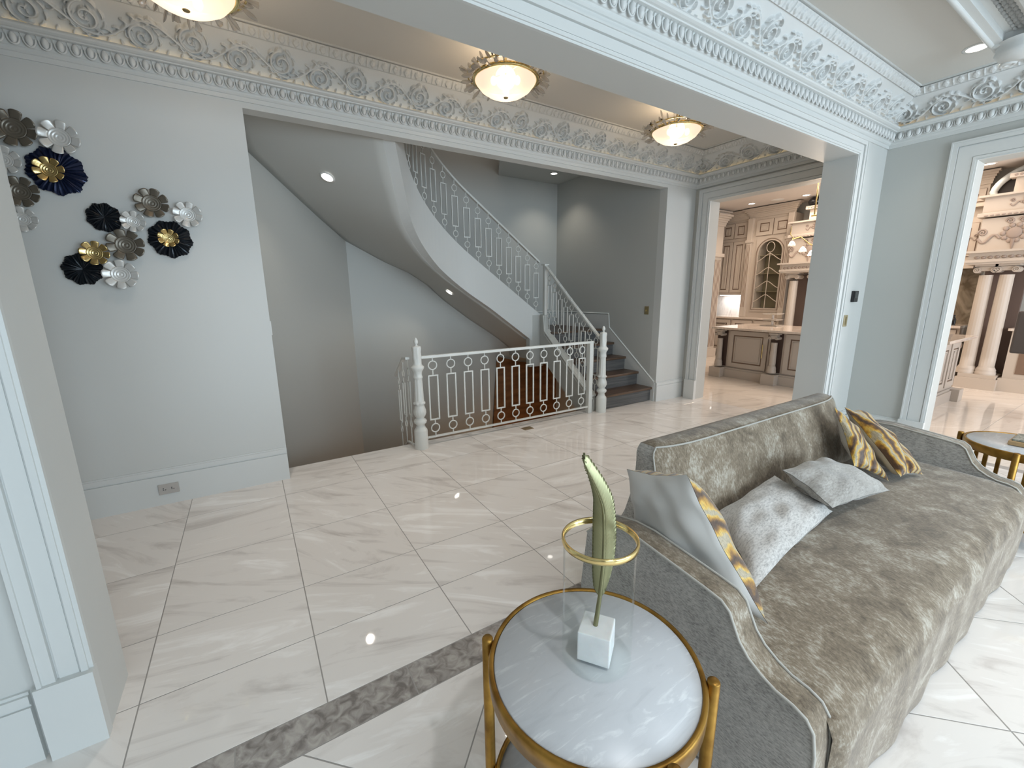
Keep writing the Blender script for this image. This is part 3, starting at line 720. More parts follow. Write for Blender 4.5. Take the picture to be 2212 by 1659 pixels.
# newels
def newel_mesh():
    prof = [(0.068, 0.0), (0.068, 0.19), (0.064, 0.205), (0.052, 0.22), (0.046, 0.235), (0.040, 0.25), (0.046, 0.262), (0.062, 0.275), (0.066, 0.292), (0.060, 0.307), (0.042, 0.32), (0.040, 0.332), (0.052, 0.345), (0.063, 0.375), (0.062, 0.405), (0.048, 0.45), (0.046, 0.465), (0.060, 0.478), (0.058, 0.490), (0.050, 0.498),
            (0.048, 0.52), (0.042, 0.72), (0.042, 0.735), (0.048, 0.742), (0.048, 0.755), (0.043, 0.765), (0.043, 0.80), (0.050, 0.815), (0.062, 0.832), (0.066, 0.845), (0.064, 0.858), (0.052, 0.868), (0.044, 0.878), (0.042, 0.90), (0.044, 0.95), (0.040, 1.00), (0.045, 1.04), (0.042, 1.058), (0.024, 1.062), (0.012, 1.068), (0.010, 1.078), (0.017, 1.086), (0.022, 1.10), (0.019, 1.118), (0.008, 1.138), (0.0, 1.146)]
    def fl_(r, z, a):
        if 0.50 < z < 0.73: return r * (1 - 0.09 * (math.cos(8 * a) > 0))
        if 0.345 < z < 0.46: return r * (1 + 0.05 * math.cos(14 * a + z * 60))
        if 0.475 < z < 0.492: return r * (1 + 0.07 * math.cos(8 * a))
        if 0.755 < z < 0.81 or 0.88 < z < 1.05: return r * (1 + 0.07 * math.cos(6 * a + 9 * math.sin(z * 50)))
        return r
    return prof, fl_
def newel(label, x, y):
    t = thing('newel_post', label, 'post', (x, y, 0), 'carved white newel posts')
    prof, f_ = newel_mesh()
    base = [p for p in prof if p[1] <= 0.335]; shaft = [p for p in prof if 0.33 <= p[1] <= 1.0625]; fin = [p for p in prof if p[1] >= 1.062]
    for nm, pr in (('base', base), ('shaft', shaft), ('finial', fin)): obj(nm, MB().lathe(pr, (x, y, 0), 56, True, f_), M['iron'], t)
newel('carved white newel post at the left end of the level balustrade', 1.375, 3.995)
newel('carved white newel post at the foot of the stairs', 3.87, 3.975)
# stair railing
sr = thing('stair_railing', 'white iron stair railing of rings and rectangles sweeping up the curved flight', 'railing', (3.83, 5.2, 1.2))
me_s = baluster_mesh('baluster', -0.06, 0.105, 0.197, 0.557, 0.655, 0.76, 0.037, 0.085, 0.006)
for k in range(17):
    s = 0.06 + 0.166 * k
    if s > SMAX - 0.03: break
    p, th = spath(s); o = inst('baluster', me_s, sr, p + sn(th) * 0.03 + Vector((0, 0, 0.01)), th)
hp = [spath(SMAX * i / 40)[0] + sn(spath(SMAX * i / 40)[1]) * 0.03 + Vector((0, 0, 0.755)) for i in range(41)]
obj('upper_handrail', MB().rail(hp, 0.042, 0.028), M['iron'], sr)
lr = [(3.86, 4.02, 0.965), (3.86, 4.60, 1.43), (3.86, 5.22, 1.945)]
obj('lower_handrail', MB().rail(lr, 0.045, 0.028), M['iron'], sr)
obj('corner_post', MB().box((3.835, 5.21, 1.22), (3.885, 5.26, 1.985), 0.004).box((3.82, 5.19, 1.97), (3.90, 5.28, 1.985)), M['iron'], sr)
me_s2 = baluster_mesh('baluster', -0.10, 0.105, 0.197, 0.557, 0.655, 0.79, 0.037, 0.085, 0.006)
for k in range(9):
    y = 4.10 + 0.128 * k; z = 0.965 + (y - 4.02) * 0.8167 - 0.745
    inst('baluster', me_s2, sr, (3.86, y, z), PI / 2)
# descending rail beside the left newel
dr = thing('basement_stair_railing', 'white iron railing dropping away behind the left newel post', 'railing', (1.37, 4.1, 0))
obj('handrail', MB().rail([(1.30, 4.06, 0.925), (1.32, 4.25, 0.90), (1.34, 4.62, 0.66)], 0.04, 0.025), M['iron'], dr)
for k in range(3):
    y = 4.14 + 0.17 * k; inst('baluster', me_s2, dr, (1.325, y, (0.13, 0.09, -0.02)[k]), PI / 2 - 0.06)
obj('bottom_rail', MB().rail([(1.32, 4.06, 0.02), (1.32, 4.25, 0.0), (1.34, 4.62, -0.22)], 0.02, 0.015), M['iron'], dr)

# ------------------------------------------------------------------ downlights
def downlight(label, loc, nrm=(0, 0, -1), r=0.05, power=12, group=None, col=(1, 0.9, 0.76)):
    t = thing('downlight', label, 'light', loc, group)
    q = Vector(nrm).to_track_quat('Z', 'Y').to_matrix()
    mb = MB(); mb.lathe([(r, -0.002), (r * 1.35, 0.0), (r * 1.35, 0.004), (r, 0.006)], (0, 0, 0), 24, caps=False)
    lens = MB(); lens.lathe([(0.0, 0.001), (r, 0.003)], (0, 0, 0), 24, caps=False)
    for m_, nm, mt in ((mb, 'trim_ring', M['white']), (lens, 'lens', M['down'])):
        m_.v = [tuple(q @ Vector(v) + Vector(loc)) for v in m_.v]; obj(nm, m_, mt, t)
    if power:
        l = Vector(loc) + Vector(nrm).normalized() * 0.03
        spot('downlight_beam', l, l + Vector(nrm), power, col, 110, 0.8, 0.04)
downlight('recessed spotlight in the sitting room ceiling near the crown moulding', (4.84, 1.185, ZL), r=0.06, power=10)
downlight('recessed spotlight in the low ceiling above the stairs', (4.42, 5.775, 3.43), r=0.05, power=16)
for k, (x, y, lab) in enumerate(((9.55, 5.46, 'kitchen ceiling spotlight in front of the arched glass cabinet'), (9.70, 4.46, 'kitchen ceiling spotlight beside the gold chandelier rod'), (9.85, 2.02, 'kitchen ceiling spotlight seen through the right doorway'))):
    downlight(lab, (x, y, 3.42), r=0.06, power=22, col=(1, 0.84, 0.68))
sp = MB(); sp.lathe([(0.0, -0.008), (0.11, -0.008), (0.125, 0.0)], (9.65, 4.98, 3.42), 28)
tag(obj('ceiling_speaker', sp, M['white']), 'round white speaker grille in the kitchen ceiling between two spotlights', 'speaker')
def soffit_spot(u, v):
    p, a_, b_ = Vector(sfn(u, v)), Vector(sfn(u + 0.01, v)), Vector(sfn(u, v + 0.02))
    n_ = (a_ - p).cross(b_ - p).normalized()
    if n_.z > 0: n_ = -n_
    return tuple(p + n_ * 0.022), tuple(n_)
downlight('large recessed spotlight high on the curved stair soffit', *soffit_spot(0.745, 0.50), 0.055, 8)
downlight('small recessed spotlight low on the curved stair soffit', *soffit_spot(0.25, 0.42), 0.05, 10)
point('basement_lamp', (3.9, 5.0, -1.7), 14, (1.0, 0.55, 0.25), 0.1)
point('upper_hall_lamp', (3.0, 5.6, 4.7), 9, (1.0, 0.84, 0.72), 0.2)

sd = MB(); sd.lathe([(0.0, -0.035), (0.04, -0.033), (0.055, -0.012), (0.06, 0.0)], (2.716, 3.101, ZH), 28)
tag(obj('smoke_detector', sd, M['white']), 'small round white detector on the hall ceiling between two pendant lights', 'smoke detector')
# ------------------------------------------------------------------ hall pendants
def pendant_parts(t, x, y, seed):
    rr = random.Random(seed); zr = 3.125; Rb = 0.238
    zb = 3.005
    bowl = MB(); bowl.lathe([(0.012, zb), (0.08, zb + 0.006), (0.14, zb + 0.028), (0.19, zb + 0.060), (0.222, zb + 0.098), (0.232, zr)], (x, y, 0), 40, caps=False); obj('glass_bowl', bowl, M['bowl'], t)
    fr = MB(); fr.tube([(x + Rb * math.cos(2 * PI * i / 36), y + Rb * math.sin(2 * PI * i / 36), zr) for i in range(36)], 0.014, 8, closed=True)
    fr.tube([(x + 0.285 * math.cos(2 * PI * i / 36), y + 0.285 * math.sin(2 * PI * i / 36), zr + 0.025) for i in range(36)], 0.006, 6, closed=True)
    for k in range(3):
        a = 2 * PI * k / 3 + 0.4; fr.tube([(x + Rb * math.cos(a), y + Rb * math.sin(a), zr), (x, y, zr + 0.04)], 0.005, 6)
    obj('ring_frame', fr, M['brass'], t)
    obj('rod', MB().lathe([(0.010, zr + 0.03), (0.010, ZH - 0.02)], (x, y, 0), 12), M['brass'], t)
    obj('canopy', MB().lathe([(0.06, ZH - 0.025), (0.06, ZH)], (x, y, 0), 24), M['brass'], t)
    obj('finial', MB().ellipsoid((x, y, zb), (0.018, 0.018, 0.008), 12, 6), M['brassdull'], t)
    for k in range(3):
        a = 2 * PI * k / 3 + 1.0; obj('bulb', MB().ellipsoid((x + 0.10 * math.cos(a), y + 0.10 * math.sin(a), zr - 0.025), (0.022, 0.022, 0.030), 10, 8), M['bulb'], t)
    return zr
def petal_mesh(nm, m, ln, wd, th):
    mb = MB(); mb.grid(lambda u, v: (math.sin(PI * v) ** 0.7 * wd * math.cos(2 * PI * u) * (0.5 + 0.5 * v), math.sin(PI * v) ** 0.7 * th * math.sin(2 * PI * u), ln * v), 10, 8, True, True); return mb.mesh(nm, m)
ME_CR = petal_mesh('crystal_drop', M['crystal'], 0.075, 0.018, 0.006)
mbp = MB(); mbp.lathe([(0.006, 0), (0.008, 0.03), (0.017, 0.062), (0.0, 0.064)], (0, 0, 0), 6, False); ME_CR2 = mbp.mesh('crystal_prism', M['crystal'])
ME_PT = petal_mesh('smoked_petal', M['smoke'], 0.05, 0.017, 0.004)
for k, (x, lab) in enumerate(((-0.08, 'crystal and brass bowl pendant light at the top left edge'), (1.855, 'crystal and brass bowl pendant light above the middle of the hall'), (3.84, 'crystal and brass bowl pendant light nearest the kitchen opening'))):
    y = 3.03
    t = thing('pendant_light', lab, 'pendant light', (x, y, 3.0), 'crystal bowl pendants along the hall ceiling')
    zr = pendant_parts(t, x, y, k); rr = random.Random(k + 5)
    for i in range(66):
        a = 2 * PI * i / 66 + rr.uniform(-0.05, 0.05); lean = rr.uniform(0.5, 2.2)
        me = ME_CR if i % 3 else ME_CR2
        inst(me.name.split('.')[0], me, t, (x + 0.250 * math.cos(a), y + 0.250 * math.sin(a), zr + rr.uniform(-0.015, 0.03)), rot=(0, lean, a), scale=(1.1, 1.1, rr.uniform(1.0, 1.5)))
    for i in range(26):
        a = 2 * PI * (i // 2) / 13 + rr.uniform(-0.12, 0.12)
        inst('smoked_petal', ME_PT, t, (x + 0.262 * math.cos(a), y + 0.262 * math.sin(a), zr + 0.020), rot=(rr.uniform(-0.8, 0.8), rr.uniform(-0.5, 0.9), a))
    point('pendant_lamp', (x, y, zr + 0.01), 7, WARM, 0.08)
    spot('pendant_downlight', (x, y, 2.985), (x, y, 0), 52, (1.0, 0.93, 0.86), 96, 1.0, 0.07)

# ------------------------------------------------------------------ wall flowers
def flower(parent, x, z, R, kind, y, seed, label=None, name='flower'):
    rr = random.Random(seed); mb = MB(); np_ = 8
    if kind in ('black', 'blue'):
        n = 120
        def fn(u, v):
            a = 2 * PI * u; r = R * v * (1 + 0.05 * math.sin(9 * a + seed) * v + 0.02 * math.sin(40 * a) * v)
            h = 0.010 + 0.030 * v - 0.03 * v ** 3 + 0.006 * v * math.sin(30 * a + 2 * math.sin(3 * a + seed)) + 0.004 * v * math.sin(17 * a)
            return (x + r * math.cos(a), y - h, z + r * math.sin(a))
        mb.grid(fn, n, 9, False, True)
    else:
        a0 = rr.uniform(0, 1)
        def H(r): return 0.012 + 0.020 * (r / R) ** 1.5 + 0.0014 * math.sin(r / R * 42)
        ri = R * 0.53
        mb.grid(lambda u, v: (x + ri * v * math.cos(2 * PI * u), y - H(ri * v), z + ri * v * math.sin(2 * PI * u)), 48, 12, True, True)
        for k in range(np_):
            def fn(u, v, k=k):
                gap = 0.13 * (0.35 + v); u2 = u * 2 - 1
                r = ri * 0.97 + (R - ri) * v * (1 - 0.13 * abs(u2) ** 3)
                a = a0 + 2 * PI * (k + 0.5) / np_ + u2 * (PI / np_ - gap * 0.5)
                return (x + r * math.cos(a), y - H(r) - 0.007 * (1 - u2 * u2) * v + 0.006 * v * (k % 2), z + r * math.sin(a))
            mb.grid(fn, 8, 6, True)
    mt = {'black': 'flblack', 'blue': 'flblue', 'white': 'flwhite', 'brown': 'flbrown', 'gold': 'flgold'}[kind]
    o = obj(name, mb, M[mt], parent, label)
    o.modifiers.new('t', 'SOLIDIFY').thickness = 0.0025
    return o
YW = YB0
c1 = thing('wall_sculpture', 'lower right cluster of metal flower discs on the hall wall', 'wall art', (-0.55, YW, 1.9), 'metal flower wall sculptures')
spec = [(-0.462, 2.184, 0.098, 'brown', 0.022), (-0.273, 2.126, 0.088, 'white', 0.026), (-0.724, 2.074, 0.088, 'black', 0.010), (-0.396, 1.954, 0.122, 'black', 0.012), (-0.575, 2.054, 0.070, 'white', 0.040), (-0.640, 1.902, 0.105, 'brown', 0.018), (-0.882, 1.74, 0.098, 'black', 0.010), (-0.694, 1.708, 0.098, 'white', 0.030), (-0.799, 1.842, 0.078, 'gold', 0.040)]
wordc = {'brown': 'taupe bronze flower disc', 'white': 'pearl white flower disc', 'black': 'ridged black flower disc', 'gold': 'gold flower disc', 'blue': 'ridged midnight blue flower disc'}
for i, (x, z, r, kd, dy) in enumerate(spec):
    f_ = flower(c1, x, z, r, kd, YW - dy, i, wordc[kd])
    if i == 3: flower(f_, x - 0.005, z + 0.003, 0.062, 'gold', YW - 0.05, 31, 'gold flower centre', 'flower_centre')
c2 = thing('wall_sculpture', 'upper left cluster of metal flower discs cut by the frame edge', 'wall art', (-1.0, YW, 2.3), 'metal flower wall sculptures')
for i, (x, z, r, kd, dy) in enumerate([(-1.045, 2.545, 0.105, 'brown', 0.02), (-0.853, 2.525, 0.100, 'white', 0.03), (-0.905, 2.33, 0.135, 'blue', 0.012), (-1.115, 2.36, 0.08, 'white', 0.03), (-1.08, 2.19, 0.09, 'brown', 0.015), (-1.10, 2.03, 0.075, 'white', 0.02)]):
    f_ = flower(c2, x, z, r, kd, YW - dy, 20 + i, wordc[kd])
    if i == 2: flower(f_, x - 0.02, z - 0.005, 0.075, 'gold', YW - 0.055, 33, 'gold flower centre', 'flower_centre')

# ------------------------------------------------------------------ plates, switches, vents
def outlet(label, x, y, z, nrm, w_, h_, mt, nm='outlet', cat='outlet'):
    t = thing(nm, label, cat, (x, y, z))
    nx, ny = nrm
    if ny: obj('cover_plate', bx((x - w_ / 2, y, z - h_ / 2), (x + w_ / 2, y + ny * 0.008, z + h_ / 2), 0.003), mt, t)
    else: obj('cover_plate', bx((x, y - w_ / 2, z - h_ / 2), (x + nx * 0.008, y + w_ / 2, z + h_ / 2), 0.003), mt, t)
    return t
t = outlet('pale duplex socket plate set sideways in the tall baseboard', -0.665, YB0 - 0.022, 0.125, (0, -1), 0.125, 0.08, mat('putty_plastic', (0.45, 0.42, 0.39), 0.4))
for dx in (-0.025, 0.025):
    sl = MB(); sl.box((-0.665 + dx - 0.010, YB0 - 0.0335, 0.130), (-0.665 + dx - 0.004, YB0 - 0.029, 0.134)); sl.box((-0.665 + dx + 0.002, YB0 - 0.0335, 0.119), (-0.665 + dx + 0.008, YB0 - 0.029, 0.123)); sl.box((-0.665 + dx - 0.010, YB0 - 0.0335, 0.119), (-0.665 + dx - 0.004, YB0 - 0.029, 0.123))
    obj('socket', sl, M['dark'], t)
t = outlet('brass switch plate on the stair side wall', XO1, 4.175, 1.305, (-1, 0), 0.075, 0.115, M['brassdull'], 'light_switch', 'switch')
obj('toggle', bx((XO1 - 0.02, 4.17, 1.295), (XO1 - 0.006, 4.18, 1.315)), M['brass'], t)
t = outlet('brass keypad plate under the thermostat', 5.13, YP0, 1.255, (0, -1), 0.075, 0.115, mat('satin_brass', (0.55, 0.46, 0.28), 0.35, 0.7), 'light_switch', 'switch')
obj('button_column', bx((5.12, YP0 - 0.011, 1.215), (5.14, YP0 - 0.007, 1.295)), M['brassdull'], t)
t = thing('thermostat', 'black square thermostat on the pier beside the wide opening', 'thermostat', (5.235, YP0, 1.495))
obj('body', bx((5.185, YP0 - 0.028, 1.440), (5.285, YP0, 1.550), 0.006), M['blk'], t)
obj('screen', bx((5.200, YP0 - 0.0295, 1.480), (5.270, YP0 - 0.027, 1.538)), mat('grey_screen', (0.05, 0.055, 0.055), 0.3), t)
t = outlet('slim white switch plate on the left return of the stair opening', XO0, 4.0, 1.30, (1, 0), 0.07, 0.115, M['white'], 'light_switch', 'switch')
t = thing('floor_vent', 'small tan floor grille in front of the balustrade', 'vent', (2.65, 3.925, 0))
obj('frame', bx((2.585, 3.880, 0.0), (2.715, 3.975, 0.003)), M['ventm'], t)
for k in range(6): obj('slat', bx((2.595 + 0.019 * k, 3.888, 0.003), (2.605 + 0.019 * k, 3.967, 0.0045)), M['brassdull'], t)

# ------------------------------------------------------------------ side tables
def round_table(label, x, y, zt, R, posts, nm='side_table', bars=0):
    t = thing(nm, label, 'table', (x, y, 0), 'round marble topped side tables')
    obj('marble_top', MB().lathe([(R - 0.02, zt - 0.018), (R - 0.012, zt - 0.004), (R - 0.015, zt), (0.0, zt)], (x, y, 0), 72, caps=False), M['tabletop'], t)
    rim = MB(); rim.lathe([(R - 0.010, zt - 0.05), (R, zt - 0.048), (R + 0.002, zt - 0.004), (R - 0.001, zt + 0.003), (R - 0.010, zt + 0.003), (R - 0.013, zt - 0.004), (R - 0.010, zt - 0.05)], (x, y, 0), 72, caps=False)
    obj('rim', rim, M['goldpaint'], t)
    sh = MB(); sh.lathe([(R - 0.01, 0.13), (R, 0.13), (R, 0.165), (R - 0.012, 0.165), (R - 0.012, 0.13)], (x, y, 0), 60, caps=False); obj('lower_ring', sh, M['goldpaint'], t)
    obj('lower_shelf', MB().lathe([(0.0, 0.155), (R - 0.012, 0.155), (R - 0.012, 0.140)], (x, y, 0), 60, caps=False), M['tabletop'], t)
    for a in posts:
        px_, py_ = x + (R + 0.016) * math.cos(a), y + (R + 0.016) * math.sin(a)
        lg = MB(); lg.lathe([(0.0155, 0.0), (0.0155, zt + 0.006), (0.013, zt + 0.010), (0.0, zt + 0.010)], (px_, py_, 0), 18); obj('leg', lg, M['goldpaint'], t)
    for k in range(bars):
        a = 2 * PI * k / bars
        obj('bar', MB().box((x + (R - 0.02) * math.cos(a) - 0.010, y + (R - 0.02) * math.sin(a) - 0.010, 0.15), (x + (R - 0.02) * math.cos(a) + 0.010, y + (R - 0.02) * math.sin(a) + 0.010, zt - 0.03)), M['goldpaint'], t)
    return t
TX, TY, TZ = 0.670, 0.682, 0.60
round_table('round white marble side table with antique gold legs in front', TX, TY, TZ, 0.277, [math.atan2(0.896 - TY, 0.458 - TX), math.atan2(0.468 - TY, 0.875 - TX), math.atan2(0.896 - TY, 0.458 - TX) + PI / 2 + PI, ][:2] + [math.atan2(0.896 - TY, 0.458 - TX) + 2.2])
round_table('round marble side table beyond the sofa arm with gold bars', 4.02, 0.40, 0.60, 0.275, [PI, PI + 1.57, 1.57, 0], bars=12)
t = thing('display_box', 'small tan box with speckled lid on the far side table', 'box', (4.03, 0.42, 0.603))
obj('base', bx((3.93, 0.35, 0.603), (4.15, 0.47, 0.628), 0.003), M['book'], t); obj('lid', bx((3.95, 0.36, 0.628), (4.14, 0.46, 0.640), 0.003), M['bookglass'], t)
# glass hurricane with feather
VX, VY = 0.690, 0.695
t = thing('glass_cylinder_vase', 'clear glass cylinder with a polished gold rim on the front side table', 'vase', (VX, VY, TZ))
obj('glass_wall', MB().lathe([(0.091, TZ + 0.003), (0.092, TZ + 0.345)], (VX, VY, 0), 64, caps=False), M['glass'], t)
obj('glass_base', MB().lathe([(0.0, TZ + 0.006), (0.088, TZ + 0.006), (0.0925, TZ + 0.003)], (VX, VY, 0), 64, caps=False), M['glass'], t)
rg = MB(); rg.lathe([(0.090, TZ + 0.333), (0.096, TZ + 0.333), (0.097, TZ + 0.338), (0.097, TZ + 0.347), (0.095, TZ + 0.350), (0.090, TZ + 0.348), (0.090, TZ + 0.333)], (VX, VY, 0), 72, caps=False); obj('gold_rim', rg, M['brass'], t, 'polished gold rim')
t = thing('feather_ornament', 'metal feather on a white marble cube inside the glass cylinder', 'ornament', (VX, VY, TZ + 0.009))
cb3 = MB().box((-0.042, -0.042, 0), (0.042, 0.042, 0.084), 0.003)
ca, sa = math.cos(0.62), math.sin(0.62)
cb3.v = [(VX - 0.004 + v[0] * ca - v[1] * sa, VY - 0.004 + v[0] * sa + v[1] * ca, TZ + 0.010 + v[2]) for v in cb3.v]
obj('marble_cube', cb3, M['whitemarble'], t)
cr_ = Vector((rt.x, rt.y, 0)).normalized(); cf = Vector((fw.x, fw.y, 0)).normalized()   # feather's own broadside direction (faces the room)
fdir = Vector((0.86, -0.51, 0)).normalized(); fback = Vector((0.51, 0.86, 0))
fb = Vector((VX - 0.004, VY - 0.004, TZ + 0.090))
def spine(u):  # u 0..1 above the stem
    z = u * 0.458
    return fb + Vector((0, 0, z)) + fdir * (-0.004 + 0.018 * math.sin(PI * min(1, u * 1.05)) - 0.030 * max(0, u - 0.72) ** 1.4 * 8) + fback * (0.012 * math.sin(2.5 * u))
obj('stem', MB().tube([spine(i / 20) for i in range(20)], [0.0068 * (1 - 0.7 * i / 20) for i in range(20)], 8), M['feather'], t)
vane = MB()
def vf(side):
    def fn(u, v):
        uu = 0.19 + 0.81 * u; p = spine(uu)
        wdt = (0.037 if side > 0 else 0.034) * (math.sin(PI * min(1, 0.08 + 0.90 * u)) ** 0.55) * (1 - 0.35 * u) * (1 if u < 0.985 else 0.3)
        ridge = 0.0030 * math.sin(u * 230 + v * 22)
        return tuple(p + fdir * (side * wdt * v) + fback * (0.010 * v * v + ridge * v * (1 - 0.5 * v)) + Vector((0, 0, 0.022 * v * v)))
    return fn
vane.grid(vf(1), 240, 6); vane.grid(vf(-1), 240, 6)
ov = obj('vane', vane, M['feather'], t); ov.modifiers.new('t', 'SOLIDIFY').thickness = 0.003

# ------------------------------------------------------------------ sofa
sofa = thing('sofa', 'taupe velvet sofa with swooping arms behind the front side table', 'sofa', (2.38, 0.7, 0))
SX0, SX1 = 1.11, 3.65; ctr = 2.38
def mir(x): return 2 * ctr - x
# seat with waterfall skirt
seat = MB()
def seatf(u, v):
    x = 1.19 + (3.57 - 1.19) * u
    prof = [(1.14, 0.44), (1.05, 0.465), (0.85, 0.475), (0.6, 0.478), (0.45, 0.474), (0.36, 0.462), (0.305, 0.43), (0.285, 0.38), (0.285, 0.25), (0.290, 0.12), (0.300, 0.012)]
    t_ = v * (len(prof) - 1); i = min(int(t_), len(prof) - 2); f = t_ - i
    y = prof[i][0] * (1 - f) + prof[i + 1][0] * f; z = prof[i][1] * (1 - f) + prof[i + 1][1] * f
    e = min(u, 1 - u) * 2.38; rnd = max(0, 1 - e / 0.05) ** 2
    if y < 0.42: y += 0.03 * rnd
    if z < 0.42 and y < 0.4: y += 0.006 * math.sin(x * 21) * (1 - z / 0.42) + 0.004 * math.sin(x * 9 + 1)
    z2 = z + 0.004 * math.sin(x * 3.1) * math.sin(y * 6) - 0.02 * rnd * (v < 0.6)
    return (x, y, max(0.012, z2))
seat.grid(seatf, 90, 40)
obj('seat', seat, M['velvet'], sofa)
# back: front face raked, outline with swept shoulders
def outl(z):   # left silhouette x at height z
    pts = [(0.0, 1.13), (0.40, 1.16), (0.50, 1.325), (0.56, 1.385), (0.62, 1.42), (0.70, 1.455), (0.78, 1.468), (0.835, 1.472), (0.862, 1.50)]
    for (z0, x0), (z1, x1) in zip(pts, pts[1:]):
        if z <= z1: return x0 + (x1 - x0) * (z - z0) / (z1 - z0)
    return 1.50
def backf(front):
    def fn(u, v):
        z = 0.06 + (0.862 - 0.06) * v; x0 = outl(z) + 0.004; x = x0 + (mir(x0) - x0) * u
        yf = 1.02 + max(0, z - 0.42) * 0.30 + 0.035 * (abs(2 * u - 1) ** 8); yr = 1.20 + z * 0.085
        e = min(u, 1 - u); bul = 0.030 * min(1, e / 0.10) ** 0.5 * math.sin(PI * min(1, max(0, (z - 0.42) / 0.5))) ** 0.7
        return (x, yf - bul, z) if front else (x, yr, z)
    return fn
bk = MB(); nu, nv = 60, 40
bk.grid(backf(True), nu, nv); bk.grid(lambda u, v: backf(False)(1 - u, v), nu, nv)
F0, F1 = backf(True), backf(False)
bk.grid(lambda u, v: tuple(Vector(F0(u, 1)).lerp(Vector(F1(u, 1)), v) + Vector((0, 0, 0.016 * math.sin(PI * v) ** 0.6 * min(1, min(u, 1 - u) / 0.015)))), nu, 8)
obj('back', bk, M['velvet'], sofa)
for uu in (0, 1):
    bsd = MB(); bsd.grid(lambda u, v: tuple(Vector(F0(uu, u)).lerp(Vector(F1(uu, u)), v) + Vector(((-1 if uu == 0 else 1) * 0.012 * math.sin(PI * v) * (1 - u ** 10), 0, 0))), 40, 8)
    obj('back_end_panel', bsd, M['weave'], sofa, 'ribbed side band of the back')
pp = [F0(0, v / 40) for v in range(18, 41)] + [F0(u / 40, 1) for u in range(1, 40)] + [F0(1, v / 40) for v in range(40, 17, -1)]
obj('back_piping', MB().tube([(p[0], p[1] - 0.002, p[2] + 0.002) for p in pp], 0.0045, 6), M['piping'], sofa)
aprof = [(1.21, 0.015), (1.23, 0.30), (1.20, 0.56), (1.12, 0.645), (1.02, 0.668), (0.93, 0.672), (0.78, 0.656), (0.66, 0.643), (0.605, 0.635), (0.578, 0.615), (0.558, 0.575), (0.540, 0.54), (0.510, 0.508), (0.47, 0.484), (0.43, 0.469), (0.385, 0.464), (0.352, 0.452), (0.332, 0.425), (0.322, 0.36), (0.315, 0.20), (0.310, 0.015)]
for sg, x0, x1 in ((1, 1.115, 1.205), (-1, mir(1.205), mir(1.115))):
    a_ = MB(); n_ = len(aprof)
    for xx, k in ((x0, 0), (x1, 1)):
        a_.add([(xx, p[0], p[1]) for p in aprof], [tuple(range(n_))[::-1] if k == 0 else tuple(range(n_))])
    arm_side = obj('arm_side', a_, M['weave'], sofa, 'grey ribbed face of the arm')
    tp = MB(); tp.grid(lambda u, v: (x0 + (x1 - x0) * v, aprof[min(n_ - 1, int(round(u * (n_ - 1))))][0], aprof[min(n_ - 1, int(round(u * (n_ - 1))))][1] + 0.004 * math.sin(PI * v)), n_ - 1, 6)
    obj('arm', tp, M['velvet'], sofa)
    for xx in (x0, x1):
        obj('arm_piping', MB().tube([(xx, p[0], p[1] + 0.002) for p in aprof[2:]], 0.0045, 6), M['piping'], sofa)
# cushions
def cushion(name, label, c4, th, mf, mb_=None, seed=0, wr=0.006, asym=1.0, group='sofa cushions', cat='cushion', crease=0.0, lblb=None):
    A, B, Cc, D = [Vector(p) for p in c4]; cen = (A + B + Cc + D) / 4
    nrm = (B - A).cross(D - A).normalized()
    t = thing(name, label, cat, tuple(cen), group)
    xa = ((B - A) + (Cc - D)).normalized(); ya = nrm.cross(xa)
    rot = Matrix((xa, ya, nrm)).transposed()
    def side(sg):
        def fn(u, v):
            p = (A * (1 - u) + B * u) * (1 - v) + (D * (1 - u) + Cc * u) * v
            U, V = 2 * u - 1, 2 * v - 1
            pin = 1 - 0.07 * (1 - U * U) * abs(V) ** 4 - 0.07 * (1 - V * V) * abs(U) ** 4
            p = cen + (p - cen) * pin
            h = th / 2 * (asym if sg < 0 else 2 - asym) * ((1 - abs(U) ** 2.6) * (1 - abs(V) ** 2.6)) ** 0.55
            h += wr * (noise.noise(Vector((U * 2.2 + seed, V * 2.2, seed * 1.7)))) * min(1, h / 0.02) * 2
            if crease: h -= crease * math.exp(-((U - 0.15 * V) / 0.16) ** 2) * max(0, (0.7 - V)) * min(1, h / 0.02)
            wv = 0.006 * noise.noise(Vector((u * 5 + seed, v * 5, 3.3)))
            q = p + nrm * (sg * max(h, 0.0008) + wv)
            return tuple(q)
        return fn
    for sg, m_, nm, lb in ((1, mf, 'front_cover', None), (-1, mb_ or mf, 'back_cover', lblb)):
        mb = MB(); mb.grid(side(sg) if sg > 0 else (lambda u, v: side(-1)(1 - u, v)), 36, 36)
        inv = rot.transposed()
        mb.v = [tuple(inv @ (Vector(v) - cen)) for v in mb.v]
        WPs = WP.pop(t.name); o = obj(nm, mb, m_, t, lb); WP[t.name] = WPs
    t.rotation_euler = rot.to_euler()
    return t
cushion('throw_cushion', 'grey backed gold plush cushion standing against the left arm of the sofa', [(1.30, 1.10, 0.835), (1.215, 0.80, 0.90), (1.235, 0.54, 0.50), (1.38, 0.92, 0.50)], 0.11, M['goldfur'], M['satin'], 1, 0.008, crease=0.0, lblb='smooth pale grey back') if False else None
cushion('throw_cushion', 'grey backed gold plush cushion standing against the left arm of the sofa', [(1.225, 0.835, 0.93), (1.275, 1.125, 0.845), (1.27, 1.04, 0.50), (1.285, 0.555, 0.490)], 0.17, M['satin'], M['goldfur'], 1, 0.008, asym=1.5, lblb='gold striped plush face')
